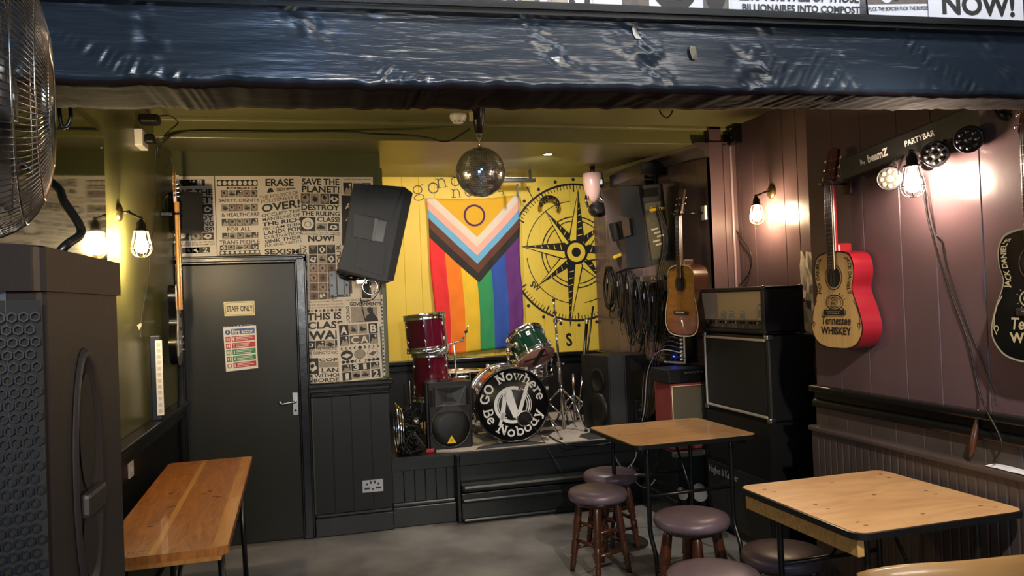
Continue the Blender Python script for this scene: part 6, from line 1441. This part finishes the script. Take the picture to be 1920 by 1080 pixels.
mb = MB(); mb.lathe([(.001, -.13), (.03, -.12), (.055, -.08), (.075, -.02), (.085, .05), (.087, .12)], pk, 28); mb.build('shell', t)
mb = MB(); mb.box((.05, -.06, .03), (.05, .02, .08), blackm, .004); mb.box((.045, -.072, .04), (.025, .004, .04), white); mb.build('display', t)
mb = MB(); mb.tube([(0, 0, .10), (0, 0, zc(6.2)-c.z)], .02, blackm); mb.build('mount', t)
mb = MB(); mb.sphere((.03, -.02, -.19), .085, blackm, 24, (1, 1, .8)); mb.lathe([(.04, 0), (.045, .02), (.035, .03), (.001, .028)], M('lens_dark'), 20, c=(.01, -.08, -.20), rot=Matrix.Rotation(R_(70), 3, 'X')); mb.build('lamp_head', t)
mb = MB()
for s in (-1, 1): mb.tube([(s*.05-.02, -.03, -.07), (s*.08+.0, -.03, -.12), (s*.07+.01, -.03, -.17)], .014, chrome)
mb.build('yoke', t)
a = at(945, 338, Y=6.5); b = at(1003, 338, Y=6.5); t = thing('light_bar', 'narrow ribbed light bar fixed behind the mirror ball above the flag', 'light', (a.x, 6.5, a.z))
mb = MB(); mb.bx(a.x-.03, b.x, 6.47, 6.54, a.z-.015, a.z+.012, blackm, .003); mb.build('housing', t, world=True)
mb = MB()
for k in range(14): x = a.x+.005+k*.015; mb.cyl((x, 6.465, a.z+.018), (x, 6.545, a.z+.018), .0055, steel, 8)
mb.build('fins', t, world=True)
mb = MB(); q = at(970, 345, Y=6.5); mb.bx(q.x-.008, q.x+.008, 6.49, 6.51, q.z-.10, q.z, blackm, .002); mb.tube([at(985, 345, Y=6.5), at(1000, 375, Y=6.6)], .004, blackm); mb.bx(b.x-.05, b.x-.03, 6.495, 6.515, a.z, zc(6.5)+.003, blackm); mb.build('bracket', t, world=True)

# ------------------------------------------------------------------ foreground: loudspeaker and fan at the left
t = thing('floor_loudspeaker', 'huge dark loudspeaker filling the left edge, close to the camera', 'speaker', (-.53, 1.09, 0))
x0, x1, y0, y1, H = -.25, .235, -.17, .22, 1.60
body = M('speaker_body', '#221e1f', .45, bump=.25, bscale=160, bdist=.001)
mb = MB(); o = [(x0, y0), (x1-.03, y0), (x1, y0+.05), (x1, y1), (x0+.08, y1)]
mb.prism(o, lambda x, y: (x, y, 0), lambda x, y: (x, y, H-.0), body); bmesh.ops.bevel(mb.bm, geom=mb.bm.edges[:], offset=.012, segments=3, affect='EDGES'); mb.build('cabinet', t)
mb = MB(); o2 = [(x0-.01, y0-.035), (x1-.04, y0-.035), (x1+.004, y0+.035), (x1+.004, y1+.012), (x0+.07, y1+.01)]
mb.prism(o2, lambda x, y: (x, y, H-.02), lambda x, y: (x, y, H+.03), body); bmesh.ops.bevel(mb.bm, geom=mb.bm.edges[:], offset=.014, segments=3, affect='EDGES'); mb.build('top_cap', t)
gm = M('grille_metal', '#0e151e', .35, .5)
mb = MB(); hx = .0095
# perforated grille as hexagonal wires on a curved front
def gpt(u, z): # u along front
    if u < .42: return V((x0+u, y0-.022-.01*math.sin(PI*u/.42), z))
    w_ = u-.42; return V((x0+.42+w_, y0-.022+w_*.5, z))
mb.faces([gpt(u, .8)+V((0, .012, 0)) for u in (.0, .2, .42, .49)]+[gpt(u, H-.03)+V((0, .012, 0)) for u in (0, .2, .42, .49)], [(0, 1, 5, 4), (1, 2, 6, 5), (2, 3, 7, 6)], M('grille_back', '#08090a', .8))
nu = 26
for j in range(0, 46):
    for i in range(nu):
        u0 = .255+i*hx*1.0+(hx/2 if j % 2 else 0); z = .98+j*hx*1.4
        if u0 > .5 or z > H-.04 or u0 > .492: continue
        # hex ring
        A_ = [gpt(u0+hx*.5*math.cos(R_(30+60*k)), z+hx*.62*math.sin(R_(30+60*k))) for k in range(6)]; B_ = [gpt(u0+hx*.36*math.cos(R_(30+60*k)), z+hx*.45*math.sin(R_(30+60*k))) for k in range(6)]
        mb.faces(A_+B_, [(k, (k+1) % 6, 6+(k+1) % 6, 6+k) for k in range(6)], gm)
go = mb.build('grille', t); sm = go.modifiers.new('thickness', 'SOLIDIFY'); sm.thickness = .0012
mb = MB(); xs = x1+.001; cy, cz_ = .025, 1.345; n = 32
ring = lambda ry, rz, dx, s=0: [(xs+dx, cy+ry*math.cos(2*PI*i/n), cz_+rz*math.sin(2*PI*i/n)) for i in range(n)]
vs = ring(.062, .165, 0)+ring(.058, .16, .006)+ring(.050, .15, .004)+ring(.047, .146, -.0)
mb.faces(vs, [(k*n+i, k*n+(i+1) % n, (k+1)*n+(i+1) % n, (k+1)*n+i) for k in range(3) for i in range(n)]+[tuple(range(3*n, 4*n))], body, True); mb.build('handle_surround', t)
hd = M('handle_dark', '#0b0a0a', .6); mb = MB()
for zc_, hz in ((cz_+.055, .075), (cz_-.085, .045)):
    mb.faces([(xs+.0015, cy+.034*math.cos(2*PI*i/n), zc_+hz*math.sin(2*PI*i/n)) for i in range(n)], [tuple(range(n))], hd)
mb.build('handle_recess', t)
mb = MB(); mb.box((xs+.006, cy, cz_-.033), (.014, .085, .032), body, .007); mb.build('handle', t)

fc_ = at(-34, 180, Y=1.20); t = thing('cage_fan', 'steel cage fan on top of the big loudspeaker at the left edge', 'fan', (fc_.x, fc_.y, fc_.z), R_(14))
fr_ = .197; fz = fc_.z
wire = M('fan_wire', '#b5aca4', .22, 1)
def dome(s, name, depth):
    mb = MB(); N_ = 120
    for k in range(N_):
        a = 2*PI*k/N_; P = []
        for r, x in ((.035, depth), (.09, depth*.97), (.14, depth*.82), (.175, depth*.55), (.193, depth*.2), (fr_, 0)):
            aa = a+(.35*(1-r/fr_)); P.append((s*x, r*math.cos(aa), r*math.sin(aa)))
        mb.tube(smooth_path(P, 2), .0011, wire, 5)
    for r, x in ((.09, depth*.97), (.14, depth*.82), (.175, depth*.55), (.19, depth*.25)): mb.tube([(s*x, r*math.cos(i*PI/24), r*math.sin(i*PI/24)) for i in range(48)], .0016, wire, 6, True)
    mb.tube([(0, fr_*math.cos(i*PI/24), fr_*math.sin(i*PI/24)) for i in range(48)], .005, wire, 8, True)
    mb.build(name, t)
dome(1, 'front_guard', .085); dome(-1, 'back_guard', .07)
mb = MB(); mb.lathe([(.04, .072), (.042, .078), (.03, .083), (.001, .084)], steel, 28, axis='X', cap=False); mb.build('hub_badge', t)
mb = MB()
for k in range(3):
    a = 2*PI*k/3; vs = []
    for i in range(6):
        r = .03+.14*i/5
        for s in (-1, 1): an = a+s*(.5-.04*i); vs.append((.01+s*.022, r*math.cos(an), r*math.sin(an)))
    mb.faces(vs, [(2*i, 2*i+1, 2*i+3, 2*i+2) for i in range(5)], steel, True)
mb.cyl((-.02, 0, 0), (.04, 0, 0), .032, steel); bo = mb.build('blades', t); sm = bo.modifiers.new('thickness', 'SOLIDIFY'); sm.thickness = .0015
mb = MB(); mb.cyl((-.14, 0, 0), (-.02, 0, 0), .05, blackm, 24); mb.build('motor', t)
zb2 = 1.63-fz
mb = MB()
P = [at(92, 338, Y=1.42), at(120, 378, Y=1.36), at(148, 420, Y=1.32), at(150, 440, Y=1.3), at(126, 458, Y=1.25)]
loc = V((fc_.x, fc_.y, fz))
Q = [Matrix.Rotation(R_(-14), 3, 'Z') @ (p-loc) for p in P]; Q.append(V((Q[-1].x-.015, Q[-1].y, zb2+.008)))
mb.tube(smooth_path([V((-.06, .19, .0))]+Q, 5), .0065, blackm, 12)
mb.tube(smooth_path([V((-.06, -.19, 0)), V((-.04, -.2, -.12)), V((0, -.12, zb2+.012)), Q[-1]]), .0085, blackm, 12)
mb.tube([V((-.06, .2, 0)), V((-.08, 0, 0)), V((-.06, -.2, 0))], .008, blackm); mb.build('tube_stand', t)
mb = MB(); a = at(104, 205, Y=2.5); mb.tube(smooth_path([(a.x, a.y, 2.585), (a.x+.01, a.y, a.z), (a.x+.025, a.y, a.z-.05), (a.x+.04, a.y, a.z-.02), (a.x+.035, a.y, a.z+.04)]), .006, blackm); tag(mb.build('ceiling_hook'), 'small black hook hanging under the left end of the beam beside the fan', 'hook')
